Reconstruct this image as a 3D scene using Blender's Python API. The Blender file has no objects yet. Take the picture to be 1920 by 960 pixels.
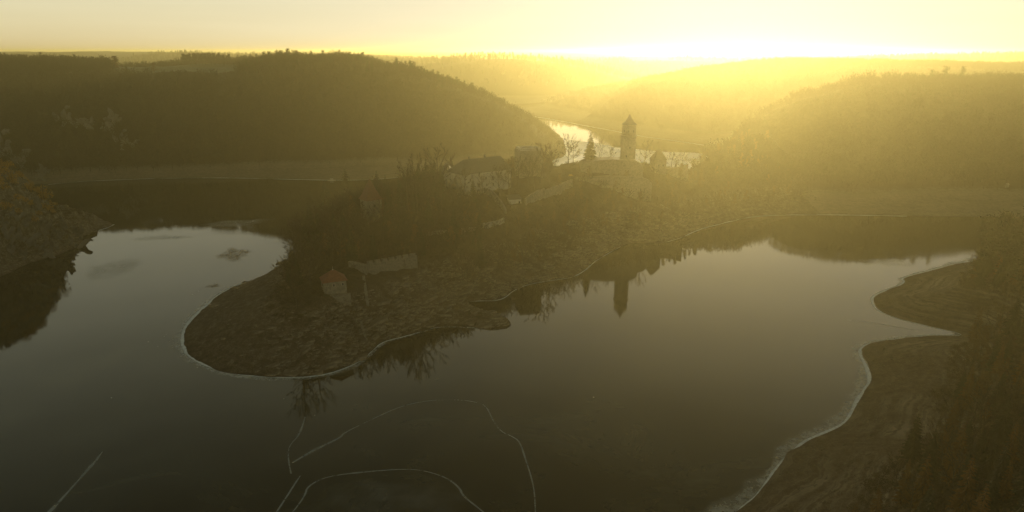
import bpy, bmesh, math, random
import numpy as np
from mathutils import Vector, Matrix

random.seed(7)
rng = np.random.default_rng(7)
S = bpy.context.scene
COL = S.collection

# ------------------------------------------------------------------ camera
CAM_H, PITCH, FOC = 117.0, math.radians(16.7), 1280.0
cam_d = bpy.data.cameras.new('camera')
cam_d.lens = 24.0
cam_d.sensor_width = 36.0
cam_d.clip_start = 0.5
cam_d.clip_end = 40000
cam = bpy.data.objects.new('camera', cam_d)
COL.objects.link(cam)
cam.location = (0, 0, CAM_H)
cam.rotation_euler = (math.radians(90) - PITCH, 0, 0)
S.camera = cam

# ------------------------------------------------------------------ sky and sun
SUN_AZ, SUN_EL = math.radians(17.5), math.radians(4.8)   # azimuth measured from +Y towards +X
w = bpy.data.worlds.new('World')
S.world = w
w.use_nodes = True
nt = w.node_tree
bg = nt.nodes['Background']
sky = nt.nodes.new('ShaderNodeTexSky')
sky.sky_type = 'NISHITA'
sky.sun_disc = False
sky.sun_elevation = SUN_EL
sky.sun_rotation = SUN_AZ
sky.altitude = 300
sky.air_density = 1.4
sky.dust_density = 1.5
sky.ozone_density = 1.0
hs = nt.nodes.new('ShaderNodeMixRGB')
hs.blend_type = 'MULTIPLY'
hs.inputs[0].default_value = 1.0
hs.inputs[2].default_value = (6.2, 6.45, 4.7, 1)
bw = nt.nodes.new('ShaderNodeRGBToBW')
nt.links.new(sky.outputs[0], bw.inputs[0])
ds = nt.nodes.new('ShaderNodeMixRGB')
ds.inputs[0].default_value = 0.32
nt.links.new(sky.outputs[0], ds.inputs[1])
nt.links.new(bw.outputs[0], ds.inputs[2])
gm = nt.nodes.new('ShaderNodeGamma')
gm.inputs[1].default_value = 0.72
nt.links.new(ds.outputs[0], gm.inputs[0])
nt.links.new(gm.outputs[0], hs.inputs[1])
# brighter towards the horizon, darker overhead, the same all the way round
tcw = nt.nodes.new('ShaderNodeTexCoord')
spw = nt.nodes.new('ShaderNodeSeparateXYZ')
nt.links.new(tcw.outputs['Generated'], spw.inputs[0])
def wmath(op, a, b):
    n = nt.nodes.new('ShaderNodeMath')
    n.operation = op
    for i, v in enumerate((a, b)):
        if isinstance(v, (int, float)): n.inputs[i].default_value = v
        else: nt.links.new(v, n.inputs[i])
    return n.outputs[0]
zz_ = wmath('MAXIMUM', spw.outputs[2], 0.0)
cmap = nt.nodes.new('ShaderNodeMapping'); cmap.inputs['Scale'].default_value = (1.2, 1.2, 22)
nt.links.new(tcw.outputs['Generated'], cmap.inputs['Vector'])
cn = nt.nodes.new('ShaderNodeTexNoise'); cn.inputs['Scale'].default_value = 1.6; cn.inputs['Detail'].default_value = 5
nt.links.new(cmap.outputs[0], cn.inputs['Vector'])
streak = wmath('ADD', wmath('MULTIPLY', cn.outputs['Fac'], 0.5), 0.75)
gau = wmath('POWER', 2.718, wmath('MULTIPLY', wmath('POWER', zz_, 3.0), -15.0))
fall = wmath('ADD', wmath('MULTIPLY', gau, 0.9), wmath('ADD', wmath('MULTIPLY', wmath('POWER', 2.718, wmath('MULTIPLY', zz_, -30.0)), 0.18), 0.045))
hv = nt.nodes.new('ShaderNodeVectorMath')
hv.operation = 'SCALE'
nt.links.new(hs.outputs[0], hv.inputs[0])
nt.links.new(wmath('MULTIPLY', fall, streak), hv.inputs['Scale'])
# soft shoulder so that the glow round the sun does not burn out
k1 = nt.nodes.new('ShaderNodeVectorMath'); k1.operation = 'MULTIPLY_ADD'
nt.links.new(hv.outputs[0], k1.inputs[0])
k1.inputs[1].default_value = (0.148, 0.157, 0.185)
k1.inputs[2].default_value = (1, 1, 1)
k2 = nt.nodes.new('ShaderNodeVectorMath'); k2.operation = 'DIVIDE'
nt.links.new(hv.outputs[0], k2.inputs[0])
nt.links.new(k1.outputs[0], k2.inputs[1])
nt.links.new(k2.outputs[0], bg.inputs['Color'])
bg.inputs['Strength'].default_value = 0.15

sd = bpy.data.lights.new('sun', 'SUN')
sd.energy = 5.0
sd.angle = math.radians(0.53)
sd.color = (1.0, 0.79, 0.43)
sun = bpy.data.objects.new('sun', sd)
COL.objects.link(sun)
sdir = Vector((math.sin(SUN_AZ) * math.cos(SUN_EL), math.cos(SUN_AZ) * math.cos(SUN_EL), math.sin(SUN_EL)))
sun.rotation_euler = sdir.to_track_quat('Z', 'Y').to_euler()

S.view_settings.view_transform = 'Standard'
S.view_settings.look = 'None'
S.view_settings.exposure = 0.14
S.view_settings.gamma = 1.0
c = S.cycles
c.use_denoising = True
c.max_bounces = 6
c.volume_bounces = 1
c.diffuse_bounces = 2
c.glossy_bounces = 3
c.transmission_bounces = 2
c.transparent_max_bounces = 12
c.caustics_reflective = False
c.caustics_refractive = False
c.volume_max_steps = 64
c.sample_clamp_indirect = 3.0

# ------------------------------------------------------------------ geometry helpers
CP, SP = math.cos(PITCH), math.sin(PITCH)
def ray(px, py):
    a, b = (px - 960) / FOC, -(py - 480) / FOC
    return a, CP + b * SP, -SP + b * CP
def onz(px, py, z=0.0):              # the place on the level z that this direction leads to
    d = ray(px, py)
    t = (z - CAM_H) / d[2]
    return d[0] * t, d[1] * t
def aty(px, py, Y):
    d = ray(px, py)
    t = Y / d[1]
    return d[0] * t, Y, CAM_H + d[2] * t
def chaikin(P, n=2):
    for _ in range(n):
        Q = [P[0]]
        for a, b_ in zip(P[:-1], P[1:]):
            Q.append((a[0] * .75 + b_[0] * .25, a[1] * .75 + b_[1] * .25))
            Q.append((a[0] * .25 + b_[0] * .75, a[1] * .25 + b_[1] * .75))
        Q.append(P[-1]); P = Q
    return P
def shore(*pts):
    return chaikin([onz(*p) for p in pts], 2)
def crest(pts, drop=0.0):
    out = []
    for px, py, Y in pts:
        x, y, z = aty(px, py, Y)
        out.append((x, y, z - drop))
    return out

def _hash(ix, iy, seed):
    n = (ix.astype(np.int64) * 374761393 + iy.astype(np.int64) * 668265263 + seed * 1442695041) & 0xFFFFFFFF
    n = ((n ^ (n >> 13)) * 1274126177) & 0xFFFFFFFF
    return ((n ^ (n >> 16)) & 0xFFFF) / 65535.0
def vnoise(x, y, seed=0):
    ix, iy = np.floor(x), np.floor(y)
    fx, fy = x - ix, y - iy
    fx, fy = fx * fx * (3 - 2 * fx), fy * fy * (3 - 2 * fy)
    a, b = _hash(ix, iy, seed), _hash(ix + 1, iy, seed)
    c_, d = _hash(ix, iy + 1, seed), _hash(ix + 1, iy + 1, seed)
    return (a * (1 - fx) + b * fx) * (1 - fy) + (c_ * (1 - fx) + d * fx) * fy
def fbm(x, y, sc, oct=4, seed=0, ridged=False):
    s, a, tot = 0, 1.0, 0
    for o in range(oct):
        n = vnoise(x / sc, y / sc, seed + o * 17)
        s = s + a * ((1 - np.abs(2 * n - 1)) if ridged else n)
        tot += a
        a *= 0.5
        sc *= 0.5
    return s / tot * 2 - 1

def sdf(x, y, poly):                 # signed distance, positive inside
    P = np.array(poly)
    Q = np.roll(P, -1, 0)
    d2 = np.full(x.shape, 1e18)
    ins = np.zeros(x.shape, bool)
    for (ax, ay), (bx, by) in zip(P, Q):
        ex, ey = bx - ax, by - ay
        t = np.clip(((x - ax) * ex + (y - ay) * ey) / (ex * ex + ey * ey + 1e-9), 0, 1)
        d2 = np.minimum(d2, (x - ax - t * ex) ** 2 + (y - ay - t * ey) ** 2)
        cr = ((ay > y) != (by > y))
        if ey != 0:
            ins ^= cr & (x < ex * (y - ay) / ey + ax)
    d = np.sqrt(d2)
    return np.where(ins, d, -d)

class TPS:
    def __init__(self, pts, lam=1.0):
        P = np.array(pts, float)
        self.c = P[:, :2] / 100.0
        n = len(P)
        K = self._k(self.c[:, 0][:, None] - self.c[:, 0], self.c[:, 1][:, None] - self.c[:, 1])
        A = np.zeros((n + 3, n + 3))
        A[:n, :n] = K + np.eye(n) * lam * 0.01
        A[:n, n] = 1
        A[:n, n + 1:] = self.c
        A[n:, :n] = A[:n, n:].T
        b = np.zeros(n + 3)
        b[:n] = P[:, 2]
        self.w = np.linalg.solve(A, b)
    @staticmethod
    def _k(dx, dy):
        r2 = dx * dx + dy * dy + 1e-12
        return 0.5 * r2 * np.log(r2)
    def __call__(self, x, y):
        x, y = x / 100.0, y / 100.0
        s = self.w[-3] + self.w[-2] * x + self.w[-1] * y
        for (cx, cy), wi in zip(self.c, self.w):
            s = s + wi * self._k(x - cx, y - cy)
        return s

def smin(a, b, k):
    h = np.clip(0.5 + 0.5 * (b - a) / k, 0, 1)
    return b * (1 - h) + a * h - k * h * (1 - h)

class Land:
    def __init__(self, poly, ctrl, bank=0.35, bankw=30, steep=1.0, cap=112, wob=2.0, seed=1, rough=1.0, lo=60, terr=0.0, crag=0.0, st=.62, pads=()):
        self.st, self.pads = st, pads
        self.poly = poly
        sh = [(x, y, 0.0) for x, y in poly]
        self.T = TPS(ctrl + sh[::3])
        self.bank, self.bankw, self.steep, self.cap = bank, bankw, steep, cap
        self.wob, self.seed, self.rough, self.lo, self.terr, self.crag = wob, seed, rough, lo, terr, crag
    def h(self, x, y):
        x = np.asarray(x, float); y = np.asarray(y, float)
        d = sdf(x, y, self.poly)
        d = d + self.wob * fbm(x, y, 14, 4, self.seed) * np.clip(1 - d / 60, 0, 1)
        T = np.clip(self.T(x, y), 1.0, self.cap)
        T = T + self.rough * np.clip(T / 25, 0, 1) * (4.0 * fbm(x, y, self.lo, 4, self.seed + 3) + 1.2 * fbm(x, y, 9, 3, self.seed + 5))
        for ax, ay, r_, az_ in self.pads:
            m = np.clip(1.6 - np.hypot(x - ax, y - ay) / r_, 0, 1)
            m = m * m * (3 - 2 * m)
            T = T * (1 - m) + az_ * m
        T = np.maximum(T, 0.8 + 0.03 * d)
        P = np.where(d < self.bankw, self.bank * d, self.bank * self.bankw + self.steep * (d - self.bankw))
        h = np.where(d > 0, smin(P, T, 1.5) , np.maximum(d * 0.25, -3.0))
        h = np.where(d > 0, np.maximum(h, np.minimum(0.25 * d, 0.8)), h)
        m = np.clip((d - .8) / 5, 0, 1)
        if self.crag:
            if self.seed == 11:      # silt apron on the left of the tip, ledges elsewhere
                m = m * np.clip((x + 0.35 * (y - 260) + 108) / 30, 0.12, 1) * np.clip((d - 2) / 8, .2, 1)
            r = fbm(x + 0.5 * y, y * 1.6 - .4 * x, 11, 5, self.seed + 9, True)
            h = h + m * self.crag * (r * 1.2)
            r2 = fbm(x * .55 - .2 * y, y * 1.5 + .5 * x, 3.2, 3, self.seed + 19, True)
            h = h + m * self.crag * 0.45 * r2
        h = h + m * 0.25 * self.rough * fbm(x, y, 3.0, 3, self.seed + 7)
        if self.terr:
            st = self.st
            q = h + 0.35 * st / .62 * fbm(x, y, 30, 2, self.seed + 11)
            f = q / st - np.floor(q / st)
            g = np.clip((f - 0.55) / 0.45, 0, 1)
            h = h + np.clip(d / 3, 0, 1) * np.clip(fbm(x, y, 38, 2, self.seed + 13) * 2.2 + .55, 0, 1) * self.terr * st * (g * g * (3 - 2 * g) - f)
        return h

# ------------------------------------------------------------------ material helpers
MATS = {}
def newmat(name):
    m = bpy.data.materials.new(name)
    m.use_nodes = True
    MATS[name] = m
    t = m.node_tree
    return m, t, t.nodes['Principled BSDF']
def ramp(t, fac, stops):
    r = t.nodes.new('ShaderNodeValToRGB')
    el = r.color_ramp.elements
    while len(el) < len(stops):
        el.new(0.5)
    for e, (p, col) in zip(el, stops):
        e.position = p
        e.color = tuple(col) + (1,) if len(col) == 3 else col
    t.links.new(fac, r.inputs[0])
    return r.outputs[0]
def noise(t, scale, detail=6, rough=0.6, vec=None, dist=0.0, coord='Object'):
    n = t.nodes.new('ShaderNodeTexNoise')
    n.inputs['Scale'].default_value = scale
    n.inputs['Detail'].default_value = detail
    n.inputs['Roughness'].default_value = rough
    n.inputs['Distortion'].default_value = dist
    if vec is None:
        tc = t.nodes.new('ShaderNodeTexCoord')
        vec = tc.outputs[coord]
    t.links.new(vec, n.inputs['Vector'])
    return n.outputs['Fac']
def mapping(t, scale=(1, 1, 1), rot=(0, 0, 0), coord='Object'):
    tc = t.nodes.new('ShaderNodeTexCoord')
    mp = t.nodes.new('ShaderNodeMapping')
    mp.inputs['Scale'].default_value = scale
    mp.inputs['Rotation'].default_value = rot
    t.links.new(tc.outputs[coord], mp.inputs['Vector'])
    return mp.outputs[0]
def math_(t, op, a, b=None, c_=None, clamp=False):
    n = t.nodes.new('ShaderNodeMath')
    n.operation = op
    n.use_clamp = clamp
    for i, v in enumerate((a, b, c_)):
        if v is None:
            continue
        if isinstance(v, (int, float)):
            n.inputs[i].default_value = v
        else:
            t.links.new(v, n.inputs[i])
    return n.outputs[0]
def mixc(t, fac, a, b, mode='MIX'):
    n = t.nodes.new('ShaderNodeMixRGB')
    n.blend_type = mode
    for i, v in enumerate((fac, a, b)):
        if isinstance(v, (int, float)):
            n.inputs[i].default_value = v
        elif isinstance(v, (tuple, list)):
            n.inputs[i].default_value = tuple(v) + (1,)
        else:
            t.links.new(v, n.inputs[i])
    return n.outputs[0]
def bump(t, bsdf, hgt, strength=0.5, dist=0.3):
    b = t.nodes.new('ShaderNodeBump')
    b.inputs['Strength'].default_value = strength
    b.inputs['Distance'].default_value = dist
    t.links.new(hgt, b.inputs['Height'])
    t.links.new(b.outputs[0], bsdf.inputs['Normal'])
def simple(name, c1, c2, scale=0.6, rough=0.9, bs=0.4, bd=0.1, spec=0.2, c3=None):
    m, t, b = newmat(name)
    n = noise(t, scale, 8, 0.65)
    st = [(0.3, c1), (0.7, c2)] if c3 is None else [(0.25, c1), (0.5, c2), (0.75, c3)]
    t.links.new(ramp(t, n, st), b.inputs['Base Color'])
    b.inputs['Roughness'].default_value = rough
    b.inputs['Specular IOR Level'].default_value = spec
    if bs:
        bump(t, b, noise(t, scale * 3, 6, 0.6), bs, bd)
    return m

def ground_mat(name, bank_top, bank_cols, soil_cols, strata=0.0):
    """bare drained bank below bank_top, leaf litter above"""
    m, t, b = newmat(name)
    geo = t.nodes.new('ShaderNodeNewGeometry')
    sep = t.nodes.new('ShaderNodeSeparateXYZ')
    t.links.new(geo.outputs['Position'], sep.inputs[0])
    z = sep.outputs['Z']
    big = noise(t, 0.05, 4, 0.6)
    med = noise(t, 0.35, 8, 0.7)
    fine = noise(t, 1.6, 8, 0.75)
    mm = math_(t, 'ADD', math_(t, 'MULTIPLY', med, 0.5), math_(t, 'MULTIPLY', fine, 0.5))
    bankc = ramp(t, mm, [(0.36, bank_cols[0]), (0.5, bank_cols[1]), (0.66, bank_cols[2])])
    soil = ramp(t, mm, [(0.36, soil_cols[0]), (0.5, soil_cols[1]), (0.68, soil_cols[2])])
    if strata:
        zz = math_(t, 'ADD', math_(t, 'MULTIPLY', z, 1.0), math_(t, 'MULTIPLY', big, 2.2))
        wv = t.nodes.new('ShaderNodeTexNoise')
        wv.noise_dimensions = '1D'
        wv.inputs['Scale'].default_value = 1.3
        wv.inputs['Detail'].default_value = 3
        t.links.new(zz, wv.inputs['W'])
        st = ramp(t, wv.outputs['Fac'], [(0.42, (0, 0, 0)), (0.62, (1, 1, 1))])
        sf = math_(t, 'MULTIPLY', st, math_(t, 'MULTIPLY', ramp(t, noise(t, 0.03, 3), [(0.4, (0, 0, 0)), (0.6, (1, 1, 1))]), strata))
        bankc = mixc(t, sf, bankc, bank_cols[3])
    # wet dark rim close to the water line
    wet = ramp(t, math_(t, 'ADD', z, math_(t, 'MULTIPLY', med, 0.5)), [(0.05, (0.45, 0.42, 0.4)), (0.95, (1, 1, 1))])
    bankc = mixc(t, 1.0, bankc, wet, 'MULTIPLY')
    f = math_(t, 'ADD', math_(t, 'MULTIPLY', math_(t, 'SUBTRACT', z, bank_top), 0.25), math_(t, 'MULTIPLY', math_(t, 'SUBTRACT', med, 0.5), 3.0), clamp=True)
    colr = mixc(t, f, bankc, soil)
    t.links.new(colr, b.inputs['Base Color'])
    b.inputs['Roughness'].default_value = 0.92
    b.inputs['Specular IOR Level'].default_value = 0.2
    bump(t, b, mm, 0.9, 0.8)
    return m

M_PEN = ground_mat('peninsula_ground', 15, [(0.02, 0.014, 0.009), (0.062, 0.046, 0.030), (0.20, 0.165, 0.12), (0.28, 0.235, 0.175)],
                   [(0.014, 0.010, 0.006), (0.035, 0.025, 0.013), (0.07, 0.05, 0.025)], 0.1)
M_BANK = ground_mat('terraced_bank', 14, [(0.03, 0.02, 0.012), (0.085, 0.06, 0.038), (0.19, 0.145, 0.10), (0.34, 0.285, 0.21)],
                    [(0.012, 0.008, 0.004), (0.03, 0.02, 0.009), (0.07, 0.042, 0.015)], 0.6)
M_HILL = ground_mat('hill_ground', 7, [(0.07, 0.055, 0.04), (0.13, 0.105, 0.075), (0.2, 0.165, 0.12), (0.24, 0.2, 0.15)],
                    [(0.02, 0.015, 0.008), (0.038, 0.028, 0.015), (0.06, 0.045, 0.025)], 0.3)
M_CLIFF = ground_mat('cliff_rock', 1.5, [(0.03, 0.024, 0.017), (0.1, 0.08, 0.06), (0.28, 0.24, 0.18), (0.24, 0.2, 0.15)],
                     [(0.02, 0.016, 0.010), (0.09, 0.075, 0.05), (0.30, 0.26, 0.20)], 0.2)
M_FAR = simple('far_fields', (0.05, 0.045, 0.022), (0.12, 0.10, 0.05), 0.004, 0.95, 0, spec=0.1, c3=(0.16, 0.15, 0.09))

def grid_mesh(name, land, xs, ys, mat, keep=-14, smooth=True):
    X, Y = np.meshgrid(xs, ys)
    if callable(land):
        Z = land(X, Y)
        D = np.full(X.shape, 1e9)
    else:
        Z = land.h(X, Y)
        D = sdf(X, Y, land.poly)
    nx, ny = len(xs), len(ys)
    v = np.stack([X.ravel(), Y.ravel(), Z.ravel()], 1)
    i = np.arange(nx * ny).reshape(ny, nx)
    q = np.stack([i[:-1, :-1], i[:-1, 1:], i[1:, 1:], i[1:, :-1]], -1).reshape(-1, 4)
    ok = (D.ravel()[q] > keep).any(1)
    q = q[ok]
    used = np.unique(q)
    rm = np.full(nx * ny, -1)
    rm[used] = np.arange(len(used))
    o = mesh_np(name, v[used], rm[q], mat, smooth)
    return o
def mesh_np(name, v, q, mat, smooth=False):
    me = bpy.data.meshes.new(name)
    k = q.shape[1]
    me.vertices.add(len(v))
    me.vertices.foreach_set('co', np.ascontiguousarray(v, dtype=np.float32).ravel())
    me.loops.add(len(q) * k)
    me.loops.foreach_set('vertex_index', np.ascontiguousarray(q, dtype=np.int32).ravel())
    me.polygons.add(len(q))
    me.polygons.foreach_set('loop_start', np.arange(0, len(q) * k, k, dtype=np.int32))
    me.polygons.foreach_set('loop_total', np.full(len(q), k, dtype=np.int32))
    if smooth:
        me.polygons.foreach_set('use_smooth', np.ones(len(q), bool))
    me.update(calc_edges=True)
    if mat:
        me.materials.append(mat)
    o = bpy.data.objects.new(name, me)
    COL.objects.link(o)
    return o
def tag(o, label=None, cat=None, group=None, kind=None):
    if label: o['label'] = label
    if cat: o['category'] = cat
    if group: o['group'] = group
    if kind: o['kind'] = kind
    return o

# ------------------------------------------------------------------ land masses
PEN_FRONT = [(515, 508), (480, 524), (440, 537), (410, 552), (385, 575), (360, 598), (345, 620), (343, 645), (355, 665), (380, 682), (410, 693),
             (450, 702), (500, 707), (560, 708), (610, 703), (650, 690), (680, 675), (700, 655), (720, 640), (760, 631), (800, 618), (830, 611),
             (870, 612), (905, 615), (935, 619), (962, 612), (955, 598), (930, 588), (895, 577), (868, 567), (900, 564), (932, 564), (948, 558), (962, 545),
             (990, 533), (1040, 525), (1075, 520), (1098, 507), (1113, 492), (1135, 478), (1160, 464), (1178, 454), (1240, 456), (1275, 447), (1310, 430),
             (1360, 417), (1410, 405), (1500, 402), (1600, 403), (1700, 405), (1850, 407), (2000, 410), (2200, 408)]
pen_poly = shore(*PEN_FRONT) + [(900, 470), (1500, 480), (1600, 1050), (1100, 1000), (700, 960), (420, 890), (280, 840), (225, 780), (196, 700),
                               (165, 625), (120, 570), (65, 548), (15, 524), (-45, 490), (-92, 448), (-122, 395)]
pen_ctrl = crest([(560, 530, 300), (630, 548, 276), (600, 560, 268), (690, 521, 299), (738, 516, 305), (785, 509, 311), (600, 470, 330), (700, 440, 345), (695, 410, 357),
                  (800, 392, 378), (760, 372, 400), (730, 395, 375), (830, 356, 420), (880, 362, 425), (860, 335, 450), (980, 322, 452), (1060, 316, 480), (1140, 318, 480), (1200, 318, 492),
                  (1250, 318, 508), (1000, 383, 420), (1150, 385, 450), (1100, 342, 466), (1200, 345, 484), (900, 480, 350), (850, 520, 325), (1290, 330, 515)])
pen_ctrl += crest([(1300, 296, 535), (1340, 277, 548), (1400, 258, 568), (1450, 222, 610), (1500, 182, 655), (1540, 158, 685), (1570, 146, 695),
                   (1600, 138, 700), (1660, 134, 705), (1720, 142, 705), (1800, 147, 700), (1920, 150, 700), (2100, 152, 700), (2400, 150, 700)], 12)
pen_ctrl += crest([(1450, 330, 545), (1560, 290, 580), (1700, 265, 600), (1850, 265, 600), (2000, 265, 600), (1500, 372, 522), (1700, 375, 530), (1900, 375, 530)], 3)
pen_ctrl += [(330, 780, 40), (450, 850, 55), (900, 900, 62), (1200, 800, 70), (600, 850, 60), (255, 640, 18), (230, 600, 12)]
L_PEN = Land(pen_poly, pen_ctrl, bank=0.46, bankw=20, steep=1.6, seed=11, rough=0.7, crag=1.5, wob=1.6,
             pads=[(*aty(a_, b_, Y_)[:2], r_, aty(a_, b_, Y_)[2]) for a_, b_, Y_, r_ in ((628, 549, 279, 7), (612, 551, 277, 5), (700, 520, 300, 5), (720, 519, 302, 5), (740, 515, 305, 5), (760, 512, 308, 5), (780, 510, 310, 5),
                                                                                       (900, 352, 428, 14), (930, 348, 436, 12), (991, 330, 447, 12))])

left_poly = shore((-700, 345), (-400, 348), (-100, 350), (90, 346), (150, 340), (200, 338), (300, 334), (420, 333), (520, 335.5), (620, 338), (700, 337), (760, 331), (800, 325), (850, 318),
                  (950, 308), (1020, 302), (1056, 296), (1062, 284), (1060, 268), (1048, 252), (1026, 236), (972, 221), (925, 212), (890, 204)) + \
            [(-150, 1650), (-500, 1900), (-900, 2100), (-3000, 2200), (-3000, 560)]
left_ctrl = crest([(-500, 124, 800), (-200, 126, 800), (0, 128, 800), (100, 131, 800), (200, 136, 810), (445, 113, 850), (500, 99, 855), (560, 100, 835), (640, 107, 820),
                   (700, 118, 815), (760, 131, 810), (820, 147, 808), (870, 163, 806), (905, 175, 805), (940, 190, 805), (985, 214, 802), (1014, 232, 800), (1042, 256, 798)], 13)
left_ctrl += crest([(330, 134, 880), (240, 136, 900), (430, 136, 880), (340, 124, 1050), (430, 122, 1080), (240, 130, 1080), (100, 134, 1100), (0, 134, 1100)])
left_ctrl += crest([(200, 240, 715), (0, 240, 715), (400, 240, 715), (600, 240, 725), (750, 255, 735)], 4)
left_ctrl += [(-300, 1250, 80), (-700, 1250, 78), (-1200, 1200, 78), (-1200, 900, 98), (-250, 1100, 72), (-120, 1150, 42), (-20, 1100, 16), (-60, 950, 42), (-180, 1000, 68), (-270, 1000, 82), (-10, 950, 25), (-600, 1700, 76), (-1600, 1500, 78), (-2500, 1300, 84)]
left_ctrl += crest([(560, 318, 688), (650, 313, 700), (730, 306, 715), (480, 322, 680)])
L_LEFT = Land(left_poly, left_ctrl, bank=0.36, bankw=16, steep=1.1, seed=23, rough=0.8, crag=0.5, wob=3)

cliff_poly = shore((-700, 800), (-400, 690), (-200, 600), (-60, 540), (0, 518), (25, 508), (45, 497), (70, 489), (100, 481), (130, 470), (162, 457), (150, 446), (185, 432), (214, 421), (196, 412), (150, 402), (110, 391), (60, 380)) + \
             [(-420, 500), (-700, 480), (-1000, 300), (-700, 100)]
cliff_ctrl = crest([(0, 333, 394), (30, 348, 400), (60, 361, 410), (88, 380, 422), (110, 400, 434), (150, 420, 446), (-100, 308, 400), (-250, 288, 400),
                    (0, 372, 380), (40, 395, 388), (80, 420, 400), (-60, 360, 375), (-200, 400, 340), (110, 440, 412)])
cliff_ctrl += [(-420, 330, 62), (-520, 350, 70), (-600, 250, 70)]
L_CLIFF = Land(cliff_poly, cliff_ctrl, bank=1.4, bankw=5, steep=4.5, seed=31, rough=1.1, lo=22, crag=3.6, wob=2.5, terr=0.8, st=7.0)

BANK_FRONT = [(1230, 1100), (1300, 1030), (1380, 965), (1402, 945), (1420, 930), (1450, 890), (1480, 852), (1520, 822), (1560, 806), (1590, 790), (1600, 765), (1621, 730), (1634, 710), (1625, 685),
              (1612, 665), (1617, 650), (1640, 642), (1700, 633), (1745, 629), (1780, 630), (1806, 629), (1790, 622), (1760, 617), (1720, 607), (1680, 597), (1650, 585), (1636, 572),
              (1635, 556), (1660, 545), (1690, 535), (1697, 527), (1688, 522), (1740, 508), (1780, 498), (1815, 490), (1850, 486), (1900, 478), (2000, 470), (2200, 460)]
bank_poly = shore(*BANK_FRONT) + [(800, 380), (800, -200), (-60, -200), (0, 20)]
bank_ctrl = crest([(1750, 700, 222), (1850, 700, 205), (1850, 770, 172), (1920, 600, 238), (1980, 700, 190), (1700, 900, 153), (1600, 900, 162), (1800, 900, 140), (1900, 950, 112), (1850, 560, 290),
                   (1780, 540, 300), (1720, 570, 285), (1900, 520, 315)])
bank_ctrl += [(320, 180, 42), (260, 120, 42), (420, 260, 46), (180, 60, 40), (110, 60, 25), (400, 330, 38), (330, 290, 32), (60, 30, 18), (150, 0, 45)]
L_BANK = Land(bank_poly, bank_ctrl, bank=0.28, bankw=28, steep=0.8, seed=41, rough=0.55, terr=0.3, crag=0.3, wob=1.6)

east_poly = shore((930, 206), (960, 212), (1000, 218), (1050, 226), (1100, 236), (1150, 245), (1200, 255), (1260, 263), (1320, 272)) + \
            [(420, 985), (700, 1060), (1600, 1160), (2600, 1200), (2600, 2000), (900, 2000), (300, 1750), (60, 1520)]
east_ctrl = crest([(1035, 198, 1180), (1060, 186, 1160), (1120, 173, 1130), (1200, 162, 1110), (1300, 152, 1100), (1400, 148, 1100), (1500, 142, 1100), (1700, 140, 1100), (2000, 140, 1100)], 12)
east_ctrl += crest([(1200, 222, 1030), (1100, 214, 1100), (1300, 224, 990), (1000, 206, 1250)])
east_ctrl += [(200, 1500, 40), (500, 1500, 62), (1000, 1600, 70), (1800, 1600, 75)]
L_EAST = Land(east_poly, east_ctrl, bank=0.2, bankw=30, steep=0.8, seed=53, rough=0.8, wob=3)

mid_poly = [(-2500, 2300), (-900, 2250), (-450, 2050), (-120, 1750), (-20, 1600), (60, 1640), (260, 1850), (850, 2100), (2600, 2100), (5000, 2300), (5000, 4000), (-5000, 4000), (-5000, 2400)]
mid_ctrl = crest([(780, 140, 1950), (830, 119, 1950), (900, 115, 1950), (1000, 119, 1950), (1060, 129, 1950), (1130, 137, 1950), (1180, 150, 1950)], 14)
mid_ctrl += crest([(1230, 150, 2350), (1100, 130, 2700), (1200, 115, 2700), (1290, 113, 2700), (1340, 122, 2700), (1390, 138, 2600), (1450, 150, 2500),
                   (1480, 142, 2450), (1550, 127, 2450), (1650, 116, 2450), (1720, 113, 2450), (1800, 114, 2450), (1920, 109, 2450), (2200, 106, 2450),
                   (0, 107, 2600), (150, 106, 2600), (300, 105, 2600), (450, 102, 3200), (600, 104, 3000), (700, 108, 2800), (-300, 104, 2600)], 14)
mid_ctrl += [(-3000, 3800, 95), (-1000, 3800, 85), (0, 3800, 70), (800, 3800, 62), (2000, 3800, 80), (4000, 3800, 95)]
L_MID = Land(mid_poly, mid_ctrl, bank=0.3, bankw=40, steep=0.8, seed=61, rough=1.6, lo=160, wob=10)

def far_h(x, y):
    base = 66 + 16 * fbm(x * .55, y, 1500, 4, 71) + 9 * fbm(x * .6, y, 420, 3, 77)
    base = base + np.clip((y - 3600) / 9000, 0, 1) * 26
    # the long ridge far away on the left
    base = base + 34 * np.exp(-((x + 1080) / 620) ** 2 - ((y - 4000) / 260) ** 2)
    base = base - 30 * np.clip((3700 - y) / 300, 0, 1)
    return np.minimum(base, 112) + 0.12 * np.maximum(base - 112, 0)

def tagset(o):
    o['kind'] = 'structure'
    return o
pen_ground = tagset(grid_mesh('peninsula_ground', L_PEN, np.arange(-155, 232, 1.3), np.arange(228, 560, 1.3), M_PEN))
L_PEN_g = grid_mesh('right_hill', L_PEN, np.arange(231, 1500, 5.0), np.arange(380, 1060, 5.0), M_HILL)
tagset(L_PEN_g)
L_PEN_b = grid_mesh('right_hill_flank', L_PEN, np.arange(60, 236, 4.0), np.arange(558.2, 900, 4.0), M_HILL)
tagset(L_PEN_b)
hill_left = tagset(grid_mesh('left_hill', L_LEFT, np.arange(-1500, 240, 5.0), np.arange(560, 1300, 5.0), M_HILL))
plateau = tagset(grid_mesh('left_plateau', L_LEFT, np.arange(-3000, 240, 25.0), np.arange(1298, 2250, 25.0), M_HILL, keep=-30))
cliff = tagset(grid_mesh('cliff', L_CLIFF, np.arange(-520, -180, 1.2), np.arange(220, 500, 1.2), M_CLIFF))
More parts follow.
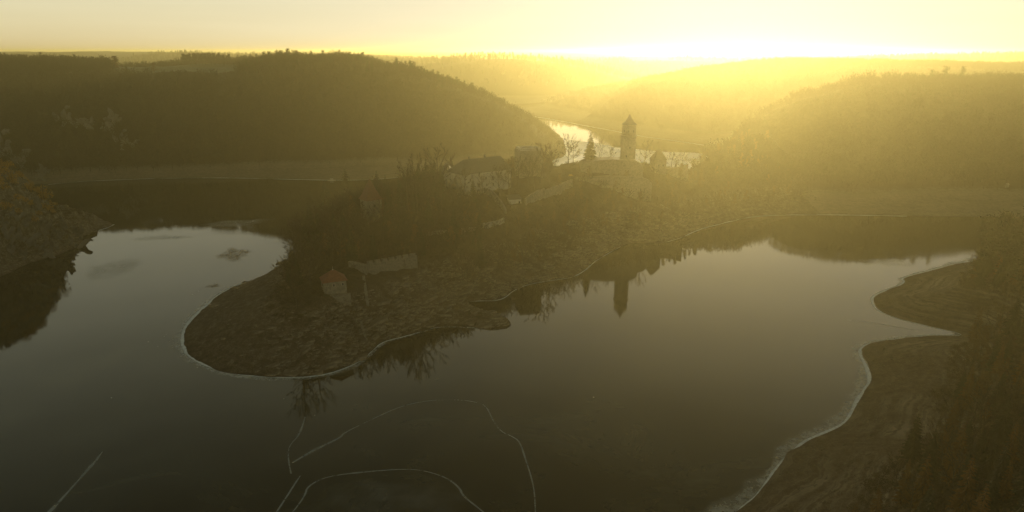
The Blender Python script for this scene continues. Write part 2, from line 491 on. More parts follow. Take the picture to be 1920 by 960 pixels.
bank_g = tagset(grid_mesh('terraced_bank', L_BANK, np.arange(40, 420, 1.0), np.arange(60, 420, 1.0), M_BANK))
east_g = tagset(grid_mesh('valley_hill', L_EAST, np.arange(-40, 2000, 8.0), np.arange(880, 1800, 8.0), M_HILL))
mid_g = tagset(grid_mesh('middle_hills', L_MID, np.arange(-3600, 4200, 20.0), np.arange(1580, 3700, 20.0), M_HILL, keep=-40))
ys = 3600 + np.cumsum(np.linspace(20, 260, 110))
far_g = tagset(grid_mesh('distant_hills', far_h, np.linspace(-12000, 14000, 420), ys, M_FAR))
print('far end', ys[-1])

# ------------------------------------------------------------------ water
m, t, b = newmat('still_water')
b.inputs['Base Color'].default_value = (0.012, 0.012, 0.008, 1)
b.inputs['IOR'].default_value = 1.33
b.inputs['Specular IOR Level'].default_value = 0.5
v1 = mapping(t, (0.012, 0.02, 1))
patch = noise(t, 1.0, 5, 0.6, v1, 0.6)
rf = ramp(t, patch, [(0.42, (0.012,) * 3), (0.66, (0.07,) * 3)])
t.links.new(rf, b.inputs['Roughness'])
t.links.new(ramp(t, noise(t, 1.0, 6, 0.65, mapping(t, (0.02, 0.035, 1), (0, 0, .4)), 1.2), [(0.45, (0.006, 0.007, 0.004)), (0.7, (0.035, 0.038, 0.026))]), b.inputs['Base Color'])
v2 = mapping(t, (0.35, 0.9, 1))
bump(t, b, noise(t, 1.0, 4, 0.6, v2), 0.05, 0.08)
water = mesh_np('water', np.array([(-3500, -400, 0), (5200, -400, 0), (5200, 4200, 0), (-3500, 4200, 0)], float), np.array([[0, 1, 2, 3]]), m)
tagset(water)

# ------------------------------------------------------------------ more materials
M_BARK = simple('bark', (0.03, 0.023, 0.016), (0.07, 0.055, 0.04), 2.0)
M_TWIG = simple('twigs', (0.018, 0.013, 0.009), (0.045, 0.033, 0.021), 0.3, bs=0)
M_NEEDLE = simple('needles', (0.009, 0.013, 0.006), (0.024, 0.03, 0.013), 0.5, bs=0)
M_PINE = simple('pine_needles', (0.014, 0.018, 0.009), (0.035, 0.04, 0.018), 0.5, bs=0)
M_GOLD = simple('autumn_leaves', (0.16, 0.085, 0.016), (0.34, 0.19, 0.035), 0.4, bs=0, c3=(0.18, 0.14, 0.03))
M_RUST = simple('rusty_leaves', (0.028, 0.018, 0.008), (0.085, 0.045, 0.015), 0.12, bs=0, c3=(0.028, 0.026, 0.011))
M_BRUSH = simple('dry_brush', (0.02, 0.014, 0.008), (0.06, 0.043, 0.022), 0.12, bs=0)
M_STONE = simple('castle_stone', (0.09, 0.078, 0.06), (0.17, 0.15, 0.115), 0.9, bs=0.8, bd=0.12, c3=(0.25, 0.22, 0.175))
M_STONE2 = simple('dark_stone', (0.06, 0.052, 0.04), (0.16, 0.14, 0.11), 0.9, bs=0.8, bd=0.12, c3=(0.22, 0.2, 0.16))
M_PLASTER = simple('pale_plaster', (0.28, 0.25, 0.20), (0.44, 0.41, 0.34), 0.35, bs=0.2, bd=0.03)
M_GLASS = simple('dark_glass', (0.02, 0.02, 0.02), (0.04, 0.04, 0.04), 1, rough=0.15, bs=0, spec=0.5)
M_WOOD = simple('weathered_wood', (0.12, 0.10, 0.07), (0.26, 0.22, 0.16), 3.0)
M_ROCK = simple('rock', (0.045, 0.035, 0.025), (0.12, 0.098, 0.07), 0.5, bs=0.9, bd=0.2, c3=(0.30, 0.255, 0.19))
M_CRAG = simple('pale_crag', (0.05, 0.046, 0.038), (0.11, 0.10, 0.085), 0.25, bs=1.0, bd=0.6, c3=(0.19, 0.18, 0.155))
M_FIELD = simple('winter_field', (0.05, 0.065, 0.03), (0.085, 0.095, 0.05), 0.05, bs=0)
M_PATH = simple('dry_grass_path', (0.2, 0.16, 0.09), (0.3, 0.24, 0.14), 0.08, bs=0)
def roofmat(name, c1, c2, rows=3.0):
    m, t, b = newmat(name)
    n = noise(t, 1.2, 8, 0.7)
    wv = t.nodes.new('ShaderNodeTexWave')
    wv.wave_type = 'BANDS'
    wv.bands_direction = 'Z'
    wv.inputs['Scale'].default_value = rows
    wv.inputs['Distortion'].default_value = 0.6
    tc = t.nodes.new('ShaderNodeTexCoord')
    t.links.new(tc.outputs['Object'], wv.inputs['Vector'])
    t.links.new(ramp(t, n, [(0.3, c1), (0.7, c2)]), b.inputs['Base Color'])
    b.inputs['Roughness'].default_value = 0.8
    bump(t, b, math_(t, 'ADD', wv.outputs['Fac'], n), 0.6, 0.08)
    return m
M_RED = roofmat('red_roof_tiles', (0.12, 0.036, 0.02), (0.22, 0.072, 0.036))
M_REDS = roofmat('steeple_roof_tiles', (0.075, 0.028, 0.017), (0.15, 0.055, 0.03))
M_SHINGLE = roofmat('grey_shingles', (0.04, 0.036, 0.032), (0.09, 0.083, 0.075))
M_LARCH = simple('golden_needles', (0.035, 0.02, 0.007), (0.11, 0.055, 0.012), 0.15, bs=0, c3=(0.07, 0.042, 0.011))

def icemat(name, col, alpha_lo, alpha_hi, sc=0.6, rough=0.35):
    m, t, b = newmat(name)
    b.inputs['Base Color'].default_value = tuple(col) + (1,)
    b.inputs['Roughness'].default_value = rough
    n = noise(t, sc, 7, 0.75)
    at = t.nodes.new('ShaderNodeAttribute')
    at.attribute_name = 'edge'
    a = ramp(t, n, [(0.35, (alpha_lo,) * 3), (0.62, (alpha_hi,) * 3)])
    a = math_(t, 'MULTIPLY', a, at.outputs['Fac'], clamp=True)
    t.links.new(a, b.inputs['Alpha'])
    return m
M_ICE = icemat('white_ice', (0.72, 0.78, 0.82), 0.6, 1.0, 0.9, 0.5)
M_THIN = icemat('thin_grey_ice', (0.42, 0.44, 0.42), 0.08, 0.75, 0.3, 0.3)
M_CRACK = icemat('ice_crack', (0.30, 0.34, 0.34), 0.36, 0.66, 0.12, 0.5)
M_SHEEN = icemat('ice_sheen', (0.34, 0.36, 0.34), 0.0, 0.42, 0.12, 0.3)
M_TAN = icemat('tan_ice', (0.30, 0.22, 0.13), 0.0, 0.8, 0.35, 0.6)

# ------------------------------------------------------------------ mesh building
class MB:
    def __init__(s):
        s.v = []; s.f = []
    def add(s, vs, fs):
        n = len(s.v)
        s.v += [tuple(p) for p in vs]
        s.f += [tuple(i + n for i in f) for f in fs]
        return s
    def box(s, x0, x1, y0, y1, z0, z1):
        return s.add([(x, y, z) for x in (x0, x1) for y in (y0, y1) for z in (z0, z1)],
                     [(0, 1, 3, 2), (4, 6, 7, 5), (0, 4, 5, 1), (2, 3, 7, 6), (0, 2, 6, 4), (1, 5, 7, 3)])
    def rings(s, rings, cap0=True, cap1=True):
        n = len(rings[0]); fs = []
        for k in range(len(rings) - 1):
            for i in range(n):
                j = (i + 1) % n
                fs.append((k * n + i, k * n + j, (k + 1) * n + j, (k + 1) * n + i))
        if cap0: fs.append(tuple(range(n))[::-1])
        if cap1: fs.append(tuple(range((len(rings) - 1) * n, len(rings) * n)))
        return s.add([p for r in rings for p in r], fs)
    def lathe(s, prof, n=20, cx=0, cy=0, rot=0):
        return s.rings([[(cx + r * math.cos(rot + 2 * math.pi * i / n), cy + r * math.sin(rot + 2 * math.pi * i / n), z) for i in range(n)] for r, z in prof])
    def tube(s, pts, rads, n=4):
        rs = []
        for i, p in enumerate(pts):
            a = Vector(pts[max(i - 1, 0)]); b_ = Vector(pts[min(i + 1, len(pts) - 1)])
            d = (b_ - a).normalized()
            u = d.cross(Vector((0.31, 0.17, 0.93)) if abs(d.z) < .9 else Vector((1, 0.1, 0))).normalized()
            v = d.cross(u)
            rs.append([Vector(p) + (u * math.cos(2 * math.pi * k / n) + v * math.sin(2 * math.pi * k / n)) * rads[i] for k in range(n)])
        return s.rings(rs, False, True)
    def blade(s, a, b_, w_, up=None):
        a = Vector(a); b_ = Vector(b_)
        d = (b_ - a)
        u = d.cross(Vector((random.uniform(-1, 1), random.uniform(-1, 1), random.uniform(-1, 1)))).normalized() * w_ * 0.5
        return s.add([a - u, a + u, b_], [(0, 1, 2)])
    def mesh(s, name, mat, smooth=False):
        me = bpy.data.meshes.new(name)
        me.from_pydata(s.v, [], s.f)
        me.materials.append(mat)
        if smooth:
            for p in me.polygons: p.use_smooth = True
        me.update()
        return me
    def obj(s, name, mat, parent=None, smooth=False):
        o = bpy.data.objects.new(name, s.mesh(name, mat, smooth))
        COL.objects.link(o)
        if parent: o.parent = parent
        return o
def empty(name, loc, rz=0, label=None, cat=None, group=None):
    o = bpy.data.objects.new(name, None)
    COL.objects.link(o)
    o.location = loc
    o.rotation_euler = (0, 0, rz)
    o.empty_display_size = 0.5
    return tag(o, label, cat, group)

def gz(land, x, y):
    return float(land.h(np.array([x]), np.array([y]))[0])
def hit(land, px, py, t0=100, t1=1500):
    d = ray(px, py)
    t = np.linspace(t0, t1, 3000)
    z = CAM_H + t * d[2]
    hh = land.h(t * d[0], t * d[1])
    k = np.argmax(hh >= z)
    return float(t[k] * d[0]), float(t[k] * d[1]), float(hh[k])
def atz(px, py, z):
    x, y = onz(px, py, z)
    return x, y, z

# ------------------------------------------------------------------ trees
def bare_parts(seed, h, twigw=0.06, n1=11, n2=5, n3=9, spread=0.36, forks=1, n=4, lead=.93):
    R = random.Random(seed)
    tr, cr = MB(), MB()
    bases = []
    for f in range(forks):
        lean = Vector((R.uniform(-.1, .1) + (f * .12), R.uniform(-.08, .08), 1))
        base = Vector((f * h * .03, 0, -0.6))
        pts, rad = [], []
        for i in range(7):
            q = i / 6
            pts.append(base + Vector((lean.x * q * h + R.uniform(-.01, .01) * h, lean.y * q * h + R.uniform(-.01, .01) * h, q * h * lead)))
            rad.append(h * 0.017 * (1 - q) ** 0.8 + 0.02)
        tr.tube(pts, rad, 6)
        bases.append(pts)
    for pts in bases:
        for i in range(n1):
            q = 0.25 + 0.72 * (i + R.random() * .6) / n1
            k = min(int(q * 6), 5); fr = q * 6 - k
            p = pts[k].lerp(pts[k + 1], fr)
            az = i * 2.4 + R.uniform(-.5, .5)
            L = h * spread * (1.15 - 0.75 * abs(q - 0.45) - 0.35 * q) * R.uniform(.75, 1.15)
            el = 0.35 + 0.9 * q * R.uniform(.7, 1.1)
            d = Vector((math.cos(az) * math.cos(el), math.sin(az) * math.cos(el), math.sin(el)))
            e1 = p + d * L * .5; e2 = p + d * L + Vector((0, 0, L * .22))
            r0 = h * .006
            cr.tube([p, e1, e2], [r0, r0 * .6, .02], 3)
            for j in range(n2):
                s_ = 0.25 + .75 * (j + R.random()) / n2
                b0 = p.lerp(e1, s_ * 2) if s_ < .5 else e1.lerp(e2, s_ * 2 - 1)
                d2 = (d + Vector((R.uniform(-1, 1), R.uniform(-1, 1), R.uniform(-.3, .9))) * .95).normalized()
                L2 = L * R.uniform(.28, .5)
                b1 = b0 + d2 * L2
                cr.tube([b0, b1], [r0 * .45, .015], 3)
                for m_ in range(n3):
                    c0 = b0.lerp(b1, R.uniform(.2, 1))
                    d3 = (d2 + Vector((R.uniform(-1, 1), R.uniform(-1, 1), R.uniform(-.5, .9)))).normalized()
                    c1 = c0 + d3 * L2 * R.uniform(.35, .75)
                    cr.blade(c0, c1, twigw * R.uniform(.7, 1.3))
    return tr, cr
def spruce_parts(seed, h, wid=0.2, dens=1.0, bladew=0.34):
    R = random.Random(seed)
    tr, cr = MB(), MB()
    tr.tube([(0, 0, -.6), (0, 0, h * .5), (0, 0, h * .98)], [h * .015, h * .009, .02], 6)
    nw = int(24 * dens)
    for i in range(nw):
        q = (i + .2) / nw
        z = h * (0.08 + .91 * q)
        L0 = h * wid * (1 - q) ** .8 * (1 if q > .12 else .75) + .15
        for j in range(9):
            az = j * 0.698 + i * 1.1 + R.uniform(-.25, .25)
            L = L0 * R.uniform(.65, 1.2)
            d = Vector((math.cos(az), math.sin(az), 0))
            p0 = Vector((0, 0, z + R.uniform(-.2, .2)))
            tip = p0 + d * L + Vector((0, 0, -L * R.uniform(.15, .42)))
            sd_ = Vector((-d.y, d.x, 0))
            mid = p0.lerp(tip, .55)
            wv = sd_ * L * bladew * .5
            cr.add([p0, mid - wv + Vector((0, 0, -.12 * L)), tip, mid + wv + Vector((0, 0, -.12 * L)), mid + Vector((0, 0, .06 * L))], [(0, 1, 4), (1, 2, 4), (2, 3, 4), (3, 0, 4)])
            for k in range(2):
                a = p0.lerp(tip, R.uniform(.3, .9))
                cr.blade(a, a + d * L * .15 + sd_ * R.uniform(-.35, .35) * L + Vector((0, 0, -L * .25)), .16 * L + .05)
    return tr, cr
def pine_parts(seed, h, lumps=9, nb=60, bare=.5, leaf=0.7):
    R = random.Random(seed)
    tr, cr = MB(), MB()
    lean = R.uniform(-.05, .05)
    tr.tube([(0, 0, -.6), (lean * h * .5, 0, h * .5), (lean * h, 0, h * .95)], [h * .014, h * .010, .05], 6)
    for i in range(lumps):
        q = bare + (1 - bare) * (i + .5) / lumps
        az = R.uniform(0, 6.28); rr = h * .13 * (1.2 - q) * R.uniform(.2, 1.6)
        c_ = Vector((lean * h * q + math.cos(az) * rr, math.sin(az) * rr, h * q))
        tr.tube([(lean * h * q, 0, h * (q - .06)), c_], [.08, .03], 3)
        sr = h * R.uniform(.06, .11)
        for j in range(nb):
            d = Vector((R.gauss(0, 1), R.gauss(0, 1), R.gauss(0, .6)))
            p = c_ + d * sr * .6
            cr.blade(p, p + Vector((R.uniform(-1, 1), R.uniform(-1, 1), R.uniform(-.2, 1))) * leaf, leaf * .55)
    return tr, cr
def bush_parts(seed, r, h, n=160, leaf=0.35, tw=60):
    R = random.Random(seed)
    tr, cr = MB(), MB()
    for i in range(7):
        az = R.uniform(0, 6.28)
        tr.tube([(0, 0, -.3), (math.cos(az) * r * .5, math.sin(az) * r * .5, h * .7)], [.05, .015], 3)
    for i in range(tw):
        az = R.uniform(0, 6.28); rr = r * R.random() ** .5
        a = Vector((math.cos(az) * rr * .4, math.sin(az) * rr * .4, R.uniform(.1, .5) * h))
        cr.blade(a, a + Vector((math.cos(az) * rr * .7, math.sin(az) * rr * .7, R.uniform(.3, .6) * h)), .07)
    for i in range(n):
        u = Vector((R.gauss(0, 1), R.gauss(0, 1), abs(R.gauss(0, 1)))).normalized() * R.uniform(.5, 1) ** .5
        p = Vector((u.x * r, u.y * r, u.z * h * .95 + .1))
        cr.blade(p, p + Vector((R.uniform(-1, 1), R.uniform(-1, 1), R.uniform(-.6, .8))) * leaf, leaf * .6)
    return tr, cr
def joined(pair):
    m_ = MB(); m_.add(pair[0].v, pair[0].f); m_.add(pair[1].v, pair[1].f)
    return m_

PROTO = {}
def reg(kind, parts, cmat, tmat=M_BARK):
    PROTO.setdefault(kind, []).append((parts[0].mesh('trunk', tmat), parts[1].mesh('crown', cmat)))
for s_ in range(5):
    reg('bare_tree', bare_parts(100 + s_, 16, 0.13, n3=12, spread=(.36, .42, .38, .44, .40)[s_], lead=.82), M_TWIG)
reg('twin_tree', bare_parts(131, 19, 0.15, n1=14, n3=15, spread=.34, forks=2), M_TWIG)
for s_ in range(3):
    reg('spruce_tree', spruce_parts(200 + s_, 18, .19 + .02 * s_, 1.35, .42), M_NEEDLE)
for s_ in range(3):
    reg('pine_tree', pine_parts(300 + s_, 16), M_PINE)
for s_ in range(3):
    reg('leafy_tree', pine_parts(330 + s_, 13, 14, 70, .28, .6), M_RUST)
for s_ in range(2):
    reg('dense_tree', pine_parts(360 + s_, 16, 22, 95, .2, .75), M_PINE)
for s_ in range(3):
    reg('larch_tree', spruce_parts(260 + s_, 18, .19, .9, .26), M_LARCH)
for s_ in range(3):
    reg('golden_bush', bush_parts(400 + s_, 2.0, 2.8), M_GOLD)
for s_ in range(2):
    reg('bush', bush_parts(420 + s_, 2.2, 2.6, 120), M_BRUSH)
def plant(kind, x, y, z, scale, label, cat='tree', group=None, name=None, var=None, rz=None, sz=1.0):
    v = PROTO[kind]
    tm, cm = v[(var if var is not None else random.randrange(len(v))) % len(v)]
    nm = name or kind
    r = empty(nm, (x, y, z - 0.1), rz if rz is not None else random.uniform(0, 6.28), label, cat, group)
    r.scale = (scale, scale, scale * sz)
    for n_, me in (('trunk', tm), ('crown', cm)):
        o = bpy.data.objects.new(n_, me)
        COL.objects.link(o)
        o.parent = r
    return r

# instancing of uncountable woods
def gn_scatter(name, pts, scales, rots, protos, label, parent=None):
    """protos: list of meshes"""
    colx = bpy.data.collections.new(name + '_source')
    for k, me in enumerate(protos):
        colx.objects.link(bpy.data.objects.new('%s_source_%02d' % (name, k), me))
    me = bpy.data.meshes.new(name)
    me.vertices.add(len(pts))
    me.vertices.foreach_set('co', np.ascontiguousarray(pts, dtype=np.float32).ravel())
    for an, ty, data in (('sc', 'FLOAT', scales), ('rz', 'FLOAT', rots), ('pick', 'INT', rng.integers(0, len(protos), len(pts)))):
        a = me.attributes.new(an, ty, 'POINT')
        a.data.foreach_set('value', np.ascontiguousarray(data, dtype=np.int32 if ty == 'INT' else np.float32))
    o = bpy.data.objects.new(name, me)
    COL.objects.link(o)
    ng = bpy.data.node_groups.new(name, 'GeometryNodeTree')
    ng.interface.new_socket('Geometry', in_out='INPUT', socket_type='NodeSocketGeometry')
    ng.interface.new_socket('Geometry', in_out='OUTPUT', socket_type='NodeSocketGeometry')
    N = ng.nodes
    gi, go = N.new('NodeGroupInput'), N.new('NodeGroupOutput')
    ip = N.new('GeometryNodeInstanceOnPoints')
    ci = N.new('GeometryNodeCollectionInfo')
    ci.inputs['Collection'].default_value = colx
    ci.inputs['Separate Children'].default_value = True
    ci.inputs['Reset Children'].default_value = True
    def attr(nm, ty):
        a = N.new('GeometryNodeInputNamedAttribute')
        a.data_type = ty
        a.inputs['Name'].default_value = nm
        return a.outputs['Attribute']
    cx = N.new('ShaderNodeCombineXYZ')
    L = ng.links
    L.new(attr('rz', 'FLOAT'), cx.inputs[2])
    L.new(gi.outputs[0], ip.inputs['Points'])
    L.new(ci.outputs[0], ip.inputs['Instance'])
    ip.inputs['Pick Instance'].default_value = True
    L.new(attr('pick', 'INT'), ip.inputs['Instance Index'])
    L.new(cx.outputs[0], ip.inputs['Rotation'])
    L.new(attr('sc', 'FLOAT'), ip.inputs['Scale'])
    L.new(ip.outputs[0], go.inputs[0])
    md = o.modifiers.new('scatter', 'NODES')
    md.node_group = ng
    if parent: o.parent = parent
    return tag(o, label, None, None, 'stuff')

def jitter(x0, x1, y0, y1, sp):
    xs, ys_ = np.meshgrid(np.arange(x0, x1, sp), np.arange(y0, y1, sp))
    xs = xs.ravel() + rng.uniform(-.5, .5, xs.size) * sp
    ys_ = ys_.ravel() + rng.uniform(-.5, .5, ys_.size) * sp
    return xs, ys_
def project(x, y, z):
    a = y * CP - (z - CAM_H) * SP
    b = y * SP + (z - CAM_H) * CP
    return 960 + x / a * FOC, 480 - b / a * FOC
FM_BARE = [joined(bare_parts(500 + k, 13, 0.26, 10, 4, 9, .46, lead=.72)).mesh('wood_tree', M_TWIG) for k in range(4)]
FM_PINE = [joined(pine_parts(520 + k, 15, 7, 34, .5, 1.0)).mesh('wood_pine', M_PINE) for k in range(3)]
FM_SPRU = [joined(spruce_parts(540 + k, 15, .18, .6, .5)).mesh('wood_spruce', M_NEEDLE) for k in range(2)]
FM_RUST = [joined(pine_parts(560 + k, 11, 9, 34, .25, .9)).mesh('wood_leafy', M_RUST) for k in range(2)]
FM_BRUSH = [joined(bush_parts(580 + k, 2.0, 2.2, 50, .5, 50)).mesh('wood_brush', M_BRUSH) for k in range(3)]

def wood(name, land, box, sp, zmin, protos, label, scale=(.7, 1.15), cond=None, zoff=0.3, parent=None):
    x, y = jitter(*box, sp)
    z = land.h(x, y) if not callable(land) else land(x, y)
    px, py = project(x, y, z)
    ok = (z > zmin + 2.5 * (vnoise(x / 12, y / 12, 5) - .5)) & (px > -200) & (px < 2120) & (y > 0)
    if cond is not None:
        ok &= cond(x, y, z, px, py)
    x, y, z = x[ok], y[ok], z[ok]
    n = len(x)
    print(name, n)
    return gn_scatter(name, np.stack([x, y, z - zoff], 1), rng.uniform(*scale, n) * (0.85 + .3 * vnoise(x / 40, y / 40, 9)), rng.uniform(0, 6.28, n), protos, label, parent)

# left hill: mostly bare trees, pines along the top; an open field on the plateau
FIELD = [(-560, 902), (-560, 960), (-700, 1130), (-330, 1150), (-372, 1000), (-356, 897), (-420, 880)]
fx0, fy0 = aty(228, 131, 890)[:2]
FIELD = [aty(215, 130, 905)[:2], aty(330, 134, 875)[:2], aty(440, 138, 868)[:2], aty(446, 122, 1090)[:2], aty(340, 121, 1110)[:2], aty(215, 121, 1110)[:2]]
STRIP = [aty(345, 124, 1045)[:2], aty(432, 124, 1045)[:2], aty(432, 124, 1085)[:2], aty(345, 124, 1085)[:2]]
def nofield(x, y, z, px, py):
    return (sdf(x, y, FIELD) < -2) & ~((px > 212) & (px < 446) & (py < 146) & (y < 1000))
wood('hillside_wood', L_LEFT, (-820, 240, 570, 1290), 6.8, 5, FM_BARE, 'dense leafless brown wood covering the left hillside', cond=lambda x, y, z, px, py: nofield(x, y, z, px, py) & ((sdf(x, y, FIELD) < -9) | (rng.random(len(x)) < .5)))
wood('hilltop_pines', L_LEFT, (-700, 60, 820, 1150), 9, 40, FM_PINE + FM_SPRU, 'dark pine tops crowning the left hill', (.6, 1.05),
     cond=lambda x, y, z, px, py: nofield(x, y, z, px, py) & (((px > 443) & (px < 900) & (z > 50)) | ((px < 443) & (rng.random(len(x)) < .25))) & (vnoise(x / 25, y / 25, 3) > .35))
wood('field_pines', lambda x, y: L_LEFT.h(x, y), (STRIP[0][0] - 10, STRIP[1][0] + 20, 1040, 1090), 6.5, 40, FM_PINE, 'dark strip of pines standing behind the pale field on the plateau', (.85, 1.2),
     cond=lambda x, y, z, px, py: sdf(x, y, STRIP) > -2)
wood('plateau_wood', L_LEFT, (-1500, 100, 1350, 2100), 24, 40, FM_BARE + FM_PINE, 'scattered woods on the plateau behind the left hill', (.8, 1.1),
     cond=lambda x, y, z, px, py: vnoise(x / 160, y / 120, 33) > .5)
fld = grid_mesh('field', L_LEFT, np.arange(-760, -300, 5.0), np.arange(860, 1120, 5.0), M_FIELD)
def trim(o, cond, dz):
    me = o.data
    bm = bmesh.new(); bm.from_mesh(me)
    co = np.array([f.calc_center_median()[:2] for f in bm.faces])
    ok = cond(co[:, 0], co[:, 1])
    bmesh.ops.delete(bm, geom=[f for f, k in zip(list(bm.faces), ok) if not k], context='FACES')
    for v in bm.verts: v.co.z += dz
    bm.to_mesh(me); bm.free()
trim(fld, lambda x, y: sdf(x, y, FIELD) > 0, 0.25)
tagset(fld)

# right hill
wood('right_hill_wood', L_PEN, (195, 1150, 470, 900), 6.6, 9, FM_BARE, 'hazy leafless wood covering the hill right of the castle',
     cond=lambda x, y, z, px, py: (x > 205) )
wood('valley_wood', L_EAST, (-40, 1500, 900, 1500), 9, 9, FM_BARE, 'pale hazy wood on the valley hill behind the castle', (.9, 1.3))
wood('middle_wood', L_MID, (-1400, 2300, 1620, 3200), 20, 22, FM_BARE + FM_PINE, 'pale hazy woods on the middle hills', (1.0, 1.6),
     cond=lambda x, y, z, px, py: (rng.random(len(x)) < .9) & (vnoise(x / 300, y / 260, 13) > .22))
wood('distant_wood', far_h, (-3500, 4500, 3650, 7500), 75, 20, FM_BARE + FM_PINE, 'faint woods on the distant hills', (.7, 1.1),
     cond=lambda x, y, z, px, py: vnoise(x / 700, y / 500, 43) > .4)

# ------------------------------------------------------------------ castle
KEEPOUT = []           # (x, y, radius) kept free of trees
def wallpart(pts, thick, h, z0s, name, mat, parent, crenel=0, wob=0.0):
    """a masonry wall following pts (world xy), base z0s, top = base + h"""
    mb = MB()
    for i in range(len(pts) - 1):
        (x0, y0), (x1, y1) = pts[i], pts[i + 1]
        L = math.hypot(x1 - x0, y1 - y0)
        nx, ny = -(y1 - y0) / L * thick / 2, (x1 - x0) / L * thick / 2
        n = max(1, int(L / 2.2))
        prev = None
        for k in range(n + 1):
            q = k / n
            x, y = x0 + (x1 - x0) * q, y0 + (y1 - y0) * q
            zb = z0s[i] * (1 - q) + z0s[i + 1] * q
            hh = (h[i] * (1 - q) + h[i + 1] * q) if isinstance(h, (list, tuple)) else h
            zt = zb + hh + (random.uniform(-wob, wob) if wob else 0)
            r = [(x - nx, y - ny, zb - 3), (x + nx, y + ny, zb - 3), (x + nx, y + ny, zt), (x - nx, y - ny, zt)]
            if prev:
                mb.rings([prev, r], True, True)
            prev = r
    return mb.obj(name, mat, parent)
def gpath(land, pxs):
    P = [hit(land, *p) for p in pxs]
    return [(p[0], p[1]) for p in P], [p[2] for p in P]

# round keep tower
tx, ty, tz = aty(1176.5, 301, 480)
tower = empty('castle_tower', (tx, ty, tz - 3), 0, 'tall round stone castle tower with a pointed roof, standing on the mound', 'tower')
top_z = aty(1176.5, 213, 480)[2] - tz + 3
eave_z = aty(1176.5, 232.5, 480)[2] - tz + 3
gal_z = aty(1176.5, 255, 480)[2] - tz + 3
MB().lathe([(5.45, -6), (5.35, 4), (5.15, gal_z - .6)], 24).obj('lower_wall', M_STONE, tower, True)
MB().lathe([(5.25, gal_z - .6), (5.8, gal_z - .1), (5.8, gal_z + .75), (5.0, gal_z + .8)], 24).obj('gallery', M_STONE, tower)
MB().lathe([(4.85, gal_z + .5), (4.8, eave_z)], 24).obj('upper_wall', M_STONE, tower, True)
MB().lathe([(5.4, eave_z - .2), (5.0, eave_z + .3), (3.3, eave_z + 1.7), (2.1, eave_z + 3.2), (.08, top_z - .3)], 8, rot=math.pi / 8).obj('roof', M_SHINGLE, tower)
MB().lathe([(.08, top_z - .8), (.22, top_z - .1), (.05, top_z + .8)], 6).obj('finial', M_WOOD, tower)
for az, z in ((-1.75, gal_z + 3), (-1.0, gal_z + 3), (-2.4, gal_z + 3), (-1.5, 12), (-1.9, 6)):
    c_ = Vector((math.cos(az), math.sin(az), 0))
    wn = MB().box(-.35, .35, -.12, .12, z, z + 1.4).obj('window', M_GLASS, tower)
    wn.location = c_ * (4.86 if z > gal_z else 5.26)
    wn.rotation_euler = (0, 0, az + math.pi / 2)
KEEPOUT.append((tx, ty, 9))
# mound walls under the tower
mound = empty('castle_mound_wall', (tx, ty, tz), 0, 'broad ruined stone wall and platform that carries the round tower', 'castle wall')
def prof(name, pts, Y, depth, mat, parent, zbase):
    """a massive wall seen from the front: top outline through pts (px,py) at depth Y"""
    P = [aty(px, py, Y) for px, py in pts]
    mb = MB()
    ox, oy, oz = parent.location
    prev = None
    for x, y, z in P:
        r = [(x - ox, y - oy, zbase - oz), (x - ox, y - oy + depth, zbase - oz), (x - ox, y - oy + depth, z - oz), (x - ox, y - oy, z - oz)]
        if prev: mb.rings([prev, r], True, True)
        prev = r
    return mb.obj(name, mat, parent)
prof('platform', [(1089, 313), (1090, 307), (1098, 304), (1110, 303), (1124, 300.5), (1150, 299), (1162, 300), (1176, 300), (1191, 300), (1199, 304), (1204, 308), (1206, 314)], 474, 14, M_STONE2, mound, 24)
prof('front_wall', [(1070, 336), (1085, 333), (1110, 331.5), (1140, 330), (1180, 331), (1205, 333), (1216, 337), (1222, 343)], 462, 2.2, M_STONE, mound, 18)
prof('rear_wall', [(1040, 317.5), (1060, 316), (1089, 315), (1130, 313)], 486, 2, M_STONE2, mound, 28)
KEEPOUT += [(aty(px, 315, 478)[0], 478, 9) for px in range(1090, 1210, 20)]
# gate tower on the right
gx, gy, gz_ = aty(1233, 318, 500)
gate = empty('gate_tower', (gx, gy, gz_ - 4), math.radians(14), 'small square gate tower with a steep tapered roof, right of the round tower', 'tower')
e1 = aty(1233, 298, 500)[2] - gz_ + 4
e2 = aty(1233, 280.5, 500)[2] - gz_ + 4
MB().box(-4.6, 4.6, -4.4, 4.4, -4, e1).obj('wall', M_STONE, gate)
MB().rings([[(-5.1, -4.9, e1 - .1), (5.1, -4.9, e1 - .1), (5.1, 4.9, e1 - .1), (-5.1, 4.9, e1 - .1)], [(-4.2, -4.0, e1 + 1.2), (4.2, -4.0, e1 + 1.2), (4.2, 4.0, e1 + 1.2), (-4.2, 4.0, e1 + 1.2)],
            [(-1.2, -.1, e2), (1.2, -.1, e2), (1.2, .1, e2), (-1.2, .1, e2)]]).obj('roof', M_SHINGLE, gate)
for x in (-1.8, 1.6):
    MB().box(x, x + .8, -4.5, -4.3, 7, 8.3).obj('window', M_GLASS, gate)
KEEPOUT.append((gx, gy, 8))
